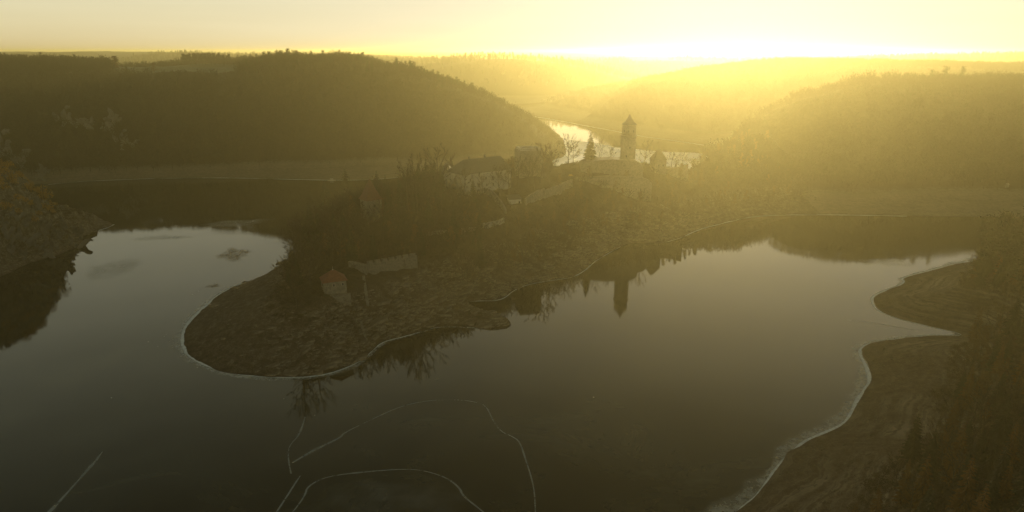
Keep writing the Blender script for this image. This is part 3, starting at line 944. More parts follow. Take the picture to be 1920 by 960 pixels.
# wall with gateway beside the gate tower
gw = empty('gateway_wall', (gx + 5, gy, gz_ - 4), 0, 'low stone wall with a small bright gateway opening, right of the gate tower', 'castle wall')
def gl(px, py):
    p = aty(px, py, 500)
    return p[0] - gx - 5, p[2] - gz_ + 4
zt = gl(1250, 315)[1]
a0, b0 = gl(1250.2, 331)
a1, b1 = gl(1253.6, 322)
xr = gl(1290, 310)[0]
mb = MB()
mb.box(-1, a0, -.7, .7, -4, zt)
mb.box(a0, a1, -.7, .7, b1, zt)
mb.box(a0, a1, -.7, .7, -4, b0)
mb.obj('wall', M_STONE, gw)
mb = MB()
mb.rings([[(a1, -.7, -4), (a1, .7, -4), (a1, .7, zt), (a1, -.7, zt)], [(a1 + 6, -.7, -4), (a1 + 6, .7, -4), (a1 + 6, .7, zt + .6), (a1 + 6, -.7, zt + .6)],
          [(xr, -.7, -4), (xr, .7, -4), (xr, .7, zt + 3), (xr, -.7, zt + 3)]])
mb.obj('side_wall', M_STONE, gw)
MB().box(*[gl(1265.5, 310)[0], gl(1269, 310)[0]], -.5, .5, zt - .5, zt + 3.0).obj('chimney', M_STONE, gw)
KEEPOUT.append((gx + 7, gy - 5, 6))

# palace
def W2L(o, x, y):
    return x, y
pa = atz(866, 328, 46.0); pb = atz(958, 316.5, 46.0)
ang = math.atan2(pb[1] - pa[1], pb[0] - pa[0])
Lp = math.hypot(pb[0] - pa[0], pb[1] - pa[1])
pal = empty('palace', (pa[0], pa[1], 34), ang, 'long pale plastered castle palace with a big dark hipped roof, left of the square keep', 'palace')
Hw, Dp = 12.0, 17.0
MB().box(0, Lp, 0, Dp, -4, Hw).obj('wall', M_PLASTER, pal)
MB().rings([[(-.6, -.6, Hw - .15), (Lp + .6, -.6, Hw - .15), (Lp + .6, Dp + .6, Hw - .15), (-.6, Dp + .6, Hw - .15)],
            [(7, Dp / 2 - .1, Hw + 7.5), (Lp - 2, Dp / 2 - .1, Hw + 7.5), (Lp - 2, Dp / 2 + .1, Hw + 7.5), (7, Dp / 2 + .1, Hw + 7.5)]]).obj('roof', M_SHINGLE, pal)
for x_ in (12, 24):
    MB().box(x_, x_ + 1.0, 10.2, 11.2, 17, 20.6).obj('chimney', M_STONE, pal)
def window(parent, x, z, w_, h_, y=-.02, fr=M_WOOD):
    f = MB().box(x, x + w_, y - .1, y + .08, z, z + h_).obj('window', fr, parent)
    MB().box(x + .15, x + w_ - .15, y - .14, y - .1, z + .15, z + h_ - .15).obj('pane', M_GLASS, f)
window(pal, 11.2, 3.0, 2.0, 2.6)
for x in (5.5, 17.0, 22.0, 26.5):
    window(pal, x, 7.4, 1.1, 1.6)
for x in (17.5, 22.5):
    window(pal, x, 3.0, 1.1, 1.6)
KEEPOUT += [(pal.location[0] + math.cos(ang) * k - math.sin(ang) * 8, pal.location[1] + math.sin(ang) * k + math.cos(ang) * 8, 11) for k in (2, 10, 18, 26, 32)]
# palace west wing with pale gables
wa = atz(852, 324, 45.0)
wing = empty('palace_wing', (wa[0], wa[1] + 1, 34), ang + math.radians(62), 'lower palace wing with a pale gable at the left end of the palace', 'building')
MB().box(0, 16, 0, 7.5, -4, 10.6).obj('wall', M_PLASTER, wing)
gb = MB()
gb.add([(0, 0, 10.6), (0, 7.5, 10.6), (0, 3.75, 14.8), (.4, 0, 10.6), (.4, 7.5, 10.6), (.4, 3.75, 14.8)], [(0, 2, 1), (3, 4, 5), (0, 3, 5, 2), (1, 2, 5, 4), (0, 1, 4, 3)])
gb.obj('gable', M_PLASTER, wing)
MB().add([(.45, -.5, 10.35), (16, -.5, 10.35), (16, 3.75, 14.9), (.45, 3.75, 14.9), (.45, 8, 10.35), (16, 8, 10.35)], [(0, 1, 2, 3), (3, 2, 5, 4), (0, 3, 4), (1, 5, 2), (0, 4, 5, 1)]).obj('roof', M_SHINGLE, wing)
KEEPOUT.append((wing.location[0] + 5, wing.location[1] + 8, 10))
# square keep
ka = aty(991, 300, 446)
keep = empty('square_keep', (ka[0], ka[1], 36), math.radians(12), 'massive square stone keep with a low parapet roof, between the palace and the bare trees', 'tower')
kh = aty(991, 283, 438)[2] - 36
MB().box(-7.6, 7.6, -7.4, 7.4, -5, kh).obj('wall', M_STONE2, keep)
pr = MB()
for bxx in ((-6.8, 6.8, -6.6, -5.9), (-6.8, 6.8, 5.9, 6.6)):
    pr.box(*bxx, kh, kh + 1.3)
pr.box(-6.8, -6.1, -5.9, 5.9, kh, kh + 1.25); pr.box(6.1, 6.8, -5.9, 5.9, kh, kh + 1.25)
pr.obj('parapet', M_PLASTER, keep)
MB().rings([[(-6.05, -5.85, kh + .1), (6.05, -5.85, kh + .1), (6.05, 5.85, kh + .1), (-6.05, 5.85, kh + .1)], [(-.5, -.1, kh + 1.6), (.5, -.1, kh + 1.6), (.5, .1, kh + 1.6), (-.5, .1, kh + 1.6)]]).obj('roof', M_SHINGLE, keep)
for x in (-4, 3):
    MB().box(x, x + .9, -7.5, -7.3, kh - 6, kh - 4.2).obj('window', M_GLASS, keep)
KEEPOUT += [(ka[0], ka[1], 13)]
# steeple tower
sa = aty(695, 375, 357)
stp = empty('steeple_gatehouse', (sa[0], sa[1], 30), math.radians(38), 'old stone gatehouse with a very steep red pyramid roof, half hidden among the trees', 'tower')
es = aty(695, 374, 355)[2] - 30
et = aty(691, 335, 357)[2] - 30
MB().box(-4.2, 4.2, -4.2, 4.2, -5, es).obj('wall', M_STONE, stp)
MB().rings([[(-4.8, -4.8, es - .1), (4.8, -4.8, es - .1), (4.8, 4.8, es - .1), (-4.8, 4.8, es - .1)], [(-3.6, -3.6, es + 1.9), (3.6, -3.6, es + 1.9), (3.6, 3.6, es + 1.9), (-3.6, 3.6, es + 1.9)],
            [(-.1, -.1, et), (.1, -.1, et), (.1, .1, et), (-.1, .1, et)]]).obj('roof', M_REDS, stp)
MB().box(-.5, .5, -4.32, -4.1, es - 4, es - 2.6).obj('window', M_GLASS, stp)
KEEPOUT += [(sa[0], sa[1], 8), (sa[0] + 2, sa[1] - 9, 6)]
# garden house with red hip roof
ha = atz(605, 531, aty(605, 531, 275)[2]); hz_ = ha[2]
hb = atz(653, 525, hz_)
hang = math.atan2(hb[1] - ha[1], hb[0] - ha[0])
Lh = math.hypot(hb[0] - ha[0], hb[1] - ha[1]) - .8
hs_ = empty('stone_house', (ha[0], ha[1], hz_ - 4.6), hang, 'small stone house with a red hipped roof near the tip of the peninsula', 'house')
MB().box(.4, Lh, .4, 8.4, -3, 4.6).obj('wall', M_STONE, hs_)
MB().rings([[(-.2, -.2, 4.5), (Lh + .6, -.2, 4.5), (Lh + .6, 9, 4.5), (-.2, 9, 4.5)], [(Lh / 2 - .4, 4.3, 8.6), (Lh / 2 + .8, 4.3, 8.6), (Lh / 2 + .8, 4.5, 8.6), (Lh / 2 - .4, 4.5, 8.6)]]).obj('roof', M_RED, hs_)
MB().lathe([(.25, 8.3), (.3, 8.8), (.06, 9.0), (.05, 10.2)], 6, Lh / 2 + .2, 4.4).obj('finial', M_PLASTER, hs_)
for x in (4.2, 8.0):
    window(hs_, x - .1, 2.2, 1.0, 1.4, .38, M_PLASTER)
MB().box(.28, .4, 3.2, 4.2, 2.2, 3.6).obj('window', M_GLASS, hs_)
mb = MB(); mb.box(-1.5, Lh + 1, -2.6, -1.8, -6, -.6)
rw = mb.obj('retaining_wall', M_STONE2); rw.location = hs_.location; rw.rotation_euler = (0, 0, hang)
tag(rw, 'dark retaining wall right below the red roofed stone house', 'wall')
KEEPOUT += [(ha[0] + 5, ha[1] + 3, 9), (ha[0] + 5, ha[1] - 9, 9)]
# crenellated wall
ba = aty(689, 492, 302); bb = aty(782, 475.5, 314)
bw = empty('battlement_wall', (ba[0], ba[1], ba[2] - 6.5), math.atan2(bb[1] - ba[1], bb[0] - ba[0]), 'crenellated stone wall above the slope, right of the red roofed house', 'castle wall')
Lb = math.hypot(bb[0] - ba[0], bb[1] - ba[1]); dzb = bb[2] - ba[2]
mb = MB(); sl = dzb / Lb
mb.rings([[(0, 0, -8), (0, 1.6, -8), (0, 1.6, 5.4), (0, 0, 5.4)], [(Lb, 0, -8), (Lb, 1.6, -8), (Lb, 1.6, 5.4 + dzb), (Lb, 0, 5.4 + dzb)]])
mb.obj('wall', M_STONE2, bw)
n = 7
for k in range(n):
    x0 = k * Lb / n + .1; x1 = (k + 1) * Lb / n - .75
    zb_ = 5.4 + sl * x0
    mb = MB(); mb.add([(x0, .1, zb_ - .3), (x1, .1, zb_ - .3 + sl * (x1 - x0)), (x1, 1.5, zb_ - .3 + sl * (x1 - x0)), (x0, 1.5, zb_ - .3),
                       (x0, .1, zb_ + 1.3), (x1, .1, zb_ + 1.3 + sl * (x1 - x0)), (x1, 1.5, zb_ + 1.3 + sl * (x1 - x0)), (x0, 1.5, zb_ + 1.3)],
                      [(0, 3, 2, 1), (4, 5, 6, 7), (0, 1, 5, 4), (1, 2, 6, 5), (2, 3, 7, 6), (3, 0, 4, 7)])
    mb.obj('merlon', M_STONE2, bw)
MB().box(Lb * .73, Lb * .73 + 1.4, -1.2, -.003, -8, 5.2).obj('buttress', M_STONE2, bw)
KEEPOUT += [(ba[0] + (bb[0] - ba[0]) * q, ba[1] + (bb[1] - ba[1]) * q - 6, 9.5) for q in (0, .25, .5, .75, 1)]
KEEPOUT += [(ba[0] + (bb[0] - ba[0]) * q, ba[1] + (bb[1] - ba[1]) * q - 17, 9) for q in (0, .33, .66, 1)]
# other walls
def wall_thing(label, pxs, h, thick=1.2, mat=M_STONE, name='curtain_wall', wob=.25, keep_=True):
    P, Z = gpath(L_PEN, pxs)
    cx, cy = P[0]
    r = empty(name, (cx, cy, Z[0]), 0, label, 'castle wall')
    wallpart([(x - cx, y - cy) for x, y in P], thick, h, [z - Z[0] for z in Z], 'wall', mat, r, wob=wob)
    if keep_:
        for (xa, ya), (xb, yb) in zip(P[:-1], P[1:]):
            for q in (0, .5, 1):
                KEEPOUT.append((xa + (xb - xa) * q, ya + (yb - ya) * q - 3, 4.5))
    return r
wall_thing('rubble stone wall stepping down left of the crenellated wall', [(655, 500), (672, 505), (689, 514)], [2.5, 3.5, 4.5], mat=M_STONE2)
wall_thing('narrow ruined wall running down the slope below the crenellated wall', [(682, 522), (686, 550), (690, 574)], [1.2, 1.1, .7], 1.2, mat=M_STONE2)
wall_thing('thin ruined wall stub low on the bare rocky bank', [(677, 604), (681, 622), (690, 645)], [.6, .7, .4], 1.0, mat=M_STONE2)
wall_thing('winding outer castle wall descending from the palace corner', [(872, 352), (895, 358), (925, 372), (940, 388), (948, 402)], [4, 4, 4, 3.5, 3], 1.4)
wall_thing('pale ruined wall beside the small white walled building', [(985, 384), (1002, 377), (1020, 370)], [4, 5.5, 6], 1.2, M_STONE, wob=.7)
wall_thing('castle wall climbing diagonally towards the tower mound', [(1020, 372), (1045, 362), (1072, 350)], [5, 5, 5], 1.4)
wall_thing('low pale retaining wall on the slope below the castle', [(902, 428), (925, 424), (945, 418)], [2.6, 2.8, 2.6], 1.0, M_PLASTER)
wall_thing('long low wall on the wooded slope under the palace', [(800, 442), (850, 436), (895, 430)], [1.4, 1.4, 1.4], 1.0)
# small white walled ruin house
wx, wy, wz = hit(L_PEN, 965, 386)
wh = empty('ruined_house', (wx - 3.5, wy, wz), math.radians(18), 'small roofed outbuilding with a pale wall on the slope below the keep', 'building')
MB().box(0, 8, 0, 5, -3, 3.8).obj('wall', M_PLASTER, wh)
MB().add([(-.4, -.4, 3.75), (8.4, -.4, 3.75), (8.4, 5.4, 5.6), (-.4, 5.4, 5.6), (-.4, -.4, 3.9), (8.4, -.4, 3.9), (8.4, 5.4, 5.75), (-.4, 5.4, 5.75)], [(0, 3, 2, 1), (4, 5, 6, 7), (0, 1, 5, 4), (1, 2, 6, 5), (2, 3, 7, 6), (3, 0, 4, 7)]).obj('roof', M_SHINGLE, wh)
MB().box(6.2, 7.4, -.08, .0 - .004, 0, 2.4).obj('door', M_GLASS, wh)
KEEPOUT += [(wx, wy - 4, 7), (wx, wy + 3, 6)]

# ------------------------------------------------------------------ individual trees
def blocked(x, y, r=0.0):
    return any((x - a) ** 2 + (y - b_) ** 2 < (q + r) ** 2 for a, b_, q in KEEPOUT)
def tree_px(kind, px, py, hpx, label, cat='tree', var=0, name=None, land=L_PEN, Y=None, base_h=16.0, rz=None, sx=1.0):
    if kind == 'bare_tree': base_h = 13.8
    if Y is None:
        Y = hit(land, px, py)[1]
    x, y = aty(px, py - hpx * .5, Y)[:2]
    z = gz(land, x, y)
    hm_ = max(aty(px, py - hpx, Y)[2] - z, 2.0)
    s_ = hm_ / base_h
    r = plant(kind, x, y, z, s_, label, cat, None, name, var, rz)
    r.scale = (s_ * sx, s_ * sx, s_)
    KEEPOUT.append((x, y, 2.5))
    return r
tree_px('twin_tree', 556, 500, 92, 'tall bare twin-trunked tree at the left shore of the peninsula', var=0, base_h=18, rz=0.4, name='bare_tree')
tree_px('spruce_tree', 581, 478, 96, 'dark spruce just right of the bare twin-trunked tree', base_h=18, sx=1.35)
tree_px('spruce_tree', 612, 438, 101, 'tall dark spruce left of the steeple, second from the shore', var=1, base_h=18, sx=1.3)
tree_px('spruce_tree', 649, 400, 86, 'dark spruce whose tip reaches the far bank, left of the steeple', var=2, base_h=18, sx=1.25)
tree_px('spruce_tree', 596, 462, 66, 'lower spruce filling the gap between the two left spruces', var=1, base_h=18, sx=1.3)
for q_ in list(KEEPOUT[-5:]):
    KEEPOUT.append((q_[0] + .5, q_[1] - 7, 5.5))
tree_px('spruce_tree', 706, 352, 34, 'small spruce tip rising behind the red steeple', var=0, base_h=18, Y=385)
tree_px('bare_tree', 782, 420, 118, 'tall slender bare tree right of the steeple', var=1, sx=.7)
tree_px('bare_tree', 762, 425, 110, 'bare tree with pale branches between the steeple and the palace', var=2, sx=.8)
tree_px('bare_tree', 826, 375, 88, 'broad bare tree with a rounded crown left of the palace roof', var=3, sx=1.1)
tree_px('spruce_tree', 828, 385, 70, 'dark bushy spruce in front of the broad bare tree left of the palace', var=2, base_h=18)
tree_px('bare_tree', 1012, 345, 72, 'wide bare tree crown against the right side of the square keep', var=4, sx=1.25)
tree_px('bare_tree', 1030, 340, 60, 'smaller bare tree right of the square keep', var=0, sx=1.1)
for px_, py_, h_, v_, lb in ((868, 372, 50, 0, 'bare tree in front of the left end of the palace wall'), 
                            (905, 372, 44, 1, 'bare tree before the middle of the palace wall'), 
                            (938, 366, 52, 4, 'bare tree before the right end of the palace wall'), (955, 364, 60, 0, 'bare tree in the corner between palace and square keep'),
                            (972, 352, 56, 2, 'bare tree covering the left side of the square keep'), (990, 352, 50, 1, 'bare tree in front of the middle of the square keep'),
                            (1003, 358, 52, 3, 'bare tree below the right corner of the square keep')):
    tree_px('bare_tree', px_, py_, h_, lb, var=v_, sx=1.15)
tree_px('bare_tree', 1066, 316, 60, 'bare forked tree silhouetted against the shining river', var=1, Y=484, sx=1.0)
tree_px('bare_tree', 1075, 316, 46, 'low spreading bare tree beside the forked tree at the bright river', var=2, Y=488, sx=1.2)
tree_px('spruce_tree', 1107, 306, 60, 'dense dark fir left of the round tower against the river', var=1, Y=487, base_h=18, name='fir_tree', sx=1.25)
tree_px('bare_tree', 1123, 303, 38, 'thin bare tree between the fir and the tower', var=3, Y=487, sx=.8)
tree_px('bare_tree', 1144, 302, 28, 'small round bare tree just left of the tower', var=4, Y=487, sx=1.1)
tree_px('bare_tree', 1208, 309, 42, 'spreading bare tree between the two towers', var=0, Y=495, sx=1.1)
tree_px('bare_tree', 1259, 314, 26, 'small bare tree right of the gate tower', var=1, Y=520, sx=1.2)
tree_px('bare_tree', 1280, 308, 22, 'low bare tree at the right end of the castle wall', var=2, Y=535, sx=1.3)
tree_px('golden_bush', 1070, 342, 14, 'round olive green bush on the slope left of the castle wall', 'bush', var=0, base_h=2.8, Y=462, sx=1.4)
# three conifers on the right ridge, one round tree on the left plateau
for px, hp, lb, v_ in ((1747, 22, 'leftmost and thinnest of three conifers breaking the right skyline', 0), (1774, 28, 'middle broad conifer of the three on the right skyline', 1), (1803, 28, 'rightmost conifer of the three on the right skyline', 2)):
    tree_px('pine_tree', px, 150, hp - 3, lb, var=v_, name='pine_tree', Y=702, sx=1.0)
tree_px('leafy_tree', 214, 133, 28, 'big round bare tree standing out on the left plateau edge', var=0, name='round_tree', land=L_LEFT, Y=885, base_h=13, sx=1.6)
tree_px('leafy_tree', 287, 136, 18, 'low round tree at the edge of the pale field', var=1, name='round_tree', land=L_LEFT, Y=872, base_h=13, sx=1.5)

G_WOOD = 'bare trees of the wood on the castle peninsula'
x, y = jitter(-150, 230, 260, 560, 5.6)
z = L_PEN.h(x, y)
dd = sdf(x, y, pen_poly)
px, py = project(x, y, z)
cand = [(float(a), float(b_), float(c2), float(p1), float(p2)) for a, b_, c2, q, p1, p2 in zip(x, y, z, dd, px, py) if (c2 > 14.5 and q > 17) or (p1 > 860 and c2 > 5.5 and q > 8)]
random.Random(3).shuffle(cand)
def wanted(a, b_, c2, p1, p2):
    if blocked(a, b_, 1.5): return 0
    if p1 < 548: return 0
    if 1030 < p1 < 1300 and p2 < 335: return 0          # open castle yard
    if p1 > 1030: return .8
    if 850 < p1 < 960 and 320 < p2 < 356: return .15
    if 600 < p1 < 850 and p2 > 505: return 0.12
    if 560 < p1 < 600 and p2 > 520: return 0.2
    return 1.0
def where(p1, p2):
    for lim, nm in ((600, 'near the left shore of the peninsula'), (650, 'above the red roofed stone house'), (700, 'around the steeple gatehouse'), (760, 'just right of the steeple gatehouse'),
                    (820, 'between the steeple and the palace'), (880, 'left of the palace'), (960, 'below the palace'), (1030, 'below the square keep'),
                    (1100, 'on the slope below the fir'), (1170, 'on the slope below the round tower'), (1250, 'on the slope below the gate tower'), (9999, 'at the foot of the right hill')):
        if p1 < lim:
            row = 'high up ' if p2 < 370 else ('halfway up ' if p2 < 430 else 'low down ')
            return row + nm
cnt = {'bare': 0, 'spruce': 0, 'leafy': 0}
rest = []
sel = [q for q in cand if random.random() < wanted(*q)]
sel.sort(key=lambda q: q[1])
print('peninsula trees', len(sel))
for i, (a, b_, c2, p1, p2) in enumerate(sel):
    k = random.random()
    steep = p1 > 880 and p2 > 360
    if k < .2 and p1 < 900 and cnt['spruce'] < 60:
        cnt['spruce'] += 1
        plant('spruce_tree', a, b_, c2, random.uniform(.65, 1.15), 'dark spruce of the castle wood, ' + where(p1, p2), 'tree', 'spruces scattered in the castle wood')
    elif k < .3 and cnt['leafy'] < 120:
        cnt['leafy'] += 1
        plant('leafy_tree', a, b_, c2, random.uniform(.6, 1.05) * (.7 if steep else 1), 'brown tree holding dead leaves, ' + where(p1, p2), 'tree', 'brown leafed trees in the castle wood', name='oak_tree')
    elif cnt['bare'] < 185:
        cnt['bare'] += 1
        plant('bare_tree', a, b_, c2, random.uniform(.85, 1.3) * (.75 if steep else 1), 'bare leafless castle wood tree, ' + where(p1, p2), 'tree', G_WOOD)
    else:
        rest.append((a, b_, c2))
print(cnt, len(rest))
fx_, fy_ = jitter(-130, 60, 290, 470, 4.6)
fz_ = L_PEN.h(fx_, fy_); fp_, fq_ = project(fx_, fy_, fz_)
for a, b_, c2, p1, p2 in zip(*[v.tolist() for v in (fx_, fy_, fz_, fp_, fq_)]):
    if c2 > 17 and 555 < p1 < 900 and p2 < 498 and not blocked(a, b_, .5) and not (850 < p1 and 320 < p2 < 360): rest.append((a, b_, c2))
if rest:
    R_ = np.array(rest)
    gn_scatter('peninsula_wood', R_ - np.array([0, 0, .3]), rng.uniform(.6, .95, len(R_)), rng.uniform(0, 6.28, len(R_)), FM_BARE + FM_RUST[:1], 'leafless wood on the far side of the castle slope')
def notblocked(x, y):
    ok = np.ones(len(x), bool)
    for a, b_, r in KEEPOUT:
        if r > 3: ok &= ((x - a) ** 2 + (y - b_) ** 2 > (r - 2) ** 2)
    return ok
wood('undergrowth', L_PEN, (-150, 240, 240, 560), 2.4, 6.0, FM_BRUSH, 'brown undergrowth covering the castle slopes', (.4, 1.0),
     cond=lambda x, y, z, px, py: (sdf(x, y, pen_poly) > 8) & ((px > 820) | (z > 12.5)) & notblocked(x, y) & (rng.random(len(x)) < .75))
wood('flank_wood', L_PEN, (110, 232, 558, 890), 7, 9, FM_BARE + FM_RUST, 'leafless wood behind the castle gate', (.6, 1.0), cond=lambda x, y, z, px, py: (px > 1285))

# ------------------------------------------------------------------ left cliff: bushes and golden trees on top
G_GB = 'golden bushes on top of the left cliff'
x, y = jitter(-480, -225, 370, 450, 4.6)
z = L_CLIFF.h(x, y); px, py = project(x, y, z)
k = 0
for a, b_, c2, p1, p2 in zip(x, y, z, px, py):
    if p1 < -60 or p1 > 175 or c2 < 19 or p2 > 420: continue
    if random.random() < .8:
        plant('golden_bush', float(a), float(b_), float(c2), random.uniform(.9, 1.9), 'golden autumn bush on the left cliff, ' + ('cut by the picture edge' if p1 < 5 else 'above its left face' if p1 < 60 else 'above its right face'), 'bush', G_GB)
        k += 1
print('cliff bushes', k)
tree_px('golden_bush', 76, 366, 20, 'golden bush standing alone on the cliff edge above the water', 'bush', land=L_CLIFF, Y=418, base_h=2.8)
wood('cliff_brush', L_CLIFF, (-500, -200, 250, 480), 2.6, 8, FM_BRUSH, 'dark brush clinging to the left cliff', (.3, 1.0), cond=lambda x, y, z, px, py: (vnoise(x / 9, y / 9, 4) > .4))

# pale crags in the left hillside
def rock_mesh(seed, sub=2, sq=(1, 1, 1), amp=.35):
    bm = bmesh.new()
    bmesh.ops.create_icosphere(bm, subdivisions=sub, radius=1)
    R = random.Random(seed)
    o3 = (R.uniform(0, 99), R.uniform(0, 99), R.uniform(0, 99))
    from mathutils import noise as mn
    for v in bm.verts:
        p = v.co.copy()
        q = mn.noise((p * 1.3 + Vector(o3))) * amp + mn.noise((p * 3 + Vector(o3))) * amp * .4
        v.co = Vector((p.x * sq[0], p.y * sq[1], p.z * sq[2])) * (1 + q)
        v.co.x = round(v.co.x * 3.0) / 3.0 * .35 + v.co.x * .65
        v.co.z = round(v.co.z * 2.5) / 2.5 * .5 + v.co.z * .5
    me = bpy.data.meshes.new('rock')
    bm.to_mesh(me); bm.free()
    me.materials.append(M_ROCK)
    return me
CR = []
for s_ in range(3):
    mb = MB(); R3 = random.Random(50 + s_)
    for k_ in range(26):
        rk = rock_mesh(400 + s_ * 40 + k_, 2 if k_ % 2 else 1, (R3.uniform(.6, 1.6), .8, R3.uniform(.7, 1.8)), .8)
        dx, dz = R3.gauss(0, .5), R3.gauss(0, .45)
        q = R3.uniform(.06, .3)
        ry = R3.uniform(-.9, .9)
        mb.add([(v.co.x * q + v.co.z * q * ry + dx, v.co.y * q + dz * .55 + R3.uniform(-.05, .05), v.co.z * q + dz) for v in rk.vertices], [tuple(p.vertices) for p in rk.polygons])
        bpy.data.meshes.remove(rk)
    CR.append(mb.mesh('rock_outcrop', M_CRAG))
for i, (px_, py_, sx_, lb) in enumerate(((20, 285, 13, 'largest pale crag at the far left foot of the wooded hillside'), (45, 312, 7, 'low pale rock slab at the foot of the left hillside'),
                                     (88, 330, 6, 'isolated pale rock at the far left waterside'), (135, 228, 9, 'pale crag high in the left hillside wood'), (170, 240, 8, 'pale broken crag right of the high crag in the hillside wood'),
                                     (215, 235, 10, 'widest pale rock face in the middle of the hillside wood'), (242, 268, 7, 'narrow pale crag below the widest rock face'))):
    x_, y_, z_ = hit(L_LEFT, px_, py_, 400, 1400)
    o = bpy.data.objects.new('rock_outcrop', CR[i % 3]); COL.objects.link(o)
    o.location = (x_, y_ - 6, z_ + 4); o.scale = (sx_ * 1.2, sx_ * 1.2, sx_ * 1.2); o.rotation_euler = (0, 0, random.uniform(-.2, .2))
    tag(o, lb, 'rock')

for k_, (px_, py_) in enumerate(((20, 400), (45, 415), (62, 392), (30, 440), (80, 430), (98, 448), (60, 455), (15, 470), (110, 430), (125, 452), (40, 480), (88, 468), (5, 430), (140, 440))):
    x_, y_, z_ = hit(L_CLIFF, px_, py_, 250, 700)
    q = random.uniform(3.5, 6.5)
    o = bpy.data.objects.new('rock', CR[k_ % 3]); COL.objects.link(o)
    o.location = (x_ + .4 * q * .3, y_, z_ + q * .1); o.scale = (q, q, q * 1.2); o.rotation_euler = (-.2, random.uniform(-.15, .15), random.uniform(-.4, .6)); o.parent = cliff

# rocks on the peninsula tip: children of its ground
def slab_mesh(seed):
    R4 = random.Random(seed)
    bm = bmesh.new()
    bmesh.ops.create_cube(bm, size=2)
    bmesh.ops.subdivide_edges(bm, edges=bm.edges[:], cuts=1)
    for v in bm.verts:
        v.co.x *= 1.5 + R4.uniform(-.3, .3); v.co.y *= .85 + R4.uniform(-.25, .25); v.co.z *= .32 + R4.uniform(-.1, .1)
        v.co.x += v.co.y * .25
    me = bpy.data.meshes.new('rock')
    bm.to_mesh(me); bm.free()
    me.materials.append(M_ROCK)
    return me
RM = [slab_mesh(60 + s_) for s_ in range(7)]
RM2 = []
k = 0
def rocks(n, land, parent, pxr, pyr, sz, dmin, dmax, poly):
    k = 0; tries = 0
    while k < n and tries < n * 12:
        tries += 1
        p = hit(land, random.uniform(*pxr), random.uniform(*pyr), 100, 700) if False else None
        x_, y_ = onz(random.uniform(*pxr), random.uniform(*pyr), 4)
        z_ = gz(land, x_, y_)
        d_ = float(sdf(np.array([x_]), np.array([y_]), poly)[0])
        if d_ < dmin or d_ > dmax or z_ > 16: continue
        o = bpy.data.objects.new('rock', random.choice(RM)); COL.objects.link(o)
        s = random.uniform(*sz) * (1.6 if random.random() < .12 else 1)
        o.location = (x_, y_, z_ + .05 * s); o.scale = (s * random.uniform(.8, 1.7), s, s * random.uniform(.5, 1.0))
        o.rotation_euler = (random.gauss(.3, .15), random.gauss(-.15, .15), random.gauss(.35, .35))
        o.parent = parent
        k += 1
rocks(120, L_PEN, pen_ground, (500, 720), (600, 705), (.4, 1.3), 1.0, 36, pen_poly)
rocks(90, L_PEN, pen_ground, (700, 970), (540, 650), (.5, 1.5), .8, 30, pen_poly)
rocks(50, L_PEN, pen_ground, (960, 1320), (420, 545), (.5, 1.2), .8, 16, pen_poly)
rocks(90, L_BANK, bank_g, (1380, 1850), (640, 960), (.18, .5), .4, 30, bank_poly)
rocks(60, L_CLIFF, cliff, (0, 215), (420, 520), (.5, 1.5), .3, 14, cliff_poly)
def rubble(name, land, box, sp, cond, label, parent, sz=(.12, .42)):
    x, y = jitter(*box, sp)
    z = land.h(x, y)
    d = sdf(x, y, land.poly)
    ok = (d > .3) & cond(x, y, z, d)
    n = int(ok.sum()); print(name, n)
    return gn_scatter(name, np.stack([x, y, z], 1)[ok], rng.uniform(*sz, n) * (1 + 1.2 * (rng.random(n) < .06)), rng.normal(.35, .5, n), [slab_mesh(80 + k_) for k_ in range(4)], label, parent)
rubble('rubble', L_PEN, (-150, 230, 228, 470), 1.15, lambda x, y, z, d: (z < 15) & (d < 40) & (d > 1.5) & (vnoise(x / 7, y / 5, 21) > .46) & (rng.random(len(x)) < np.clip((x + 0.35 * (y - 260) + 100) / 35, .04, .8)), 'loose stones littering the drained peninsula bank', pen_ground, (.2, .85))
rubble('rubble', L_BANK, (60, 330, 90, 400), 1.2, lambda x, y, z, d: (z < 14) & (d < 45) & (vnoise(x / 6, y / 6, 22) > .62), 'loose stones on the terraced bank', bank_g, (.08, .24))

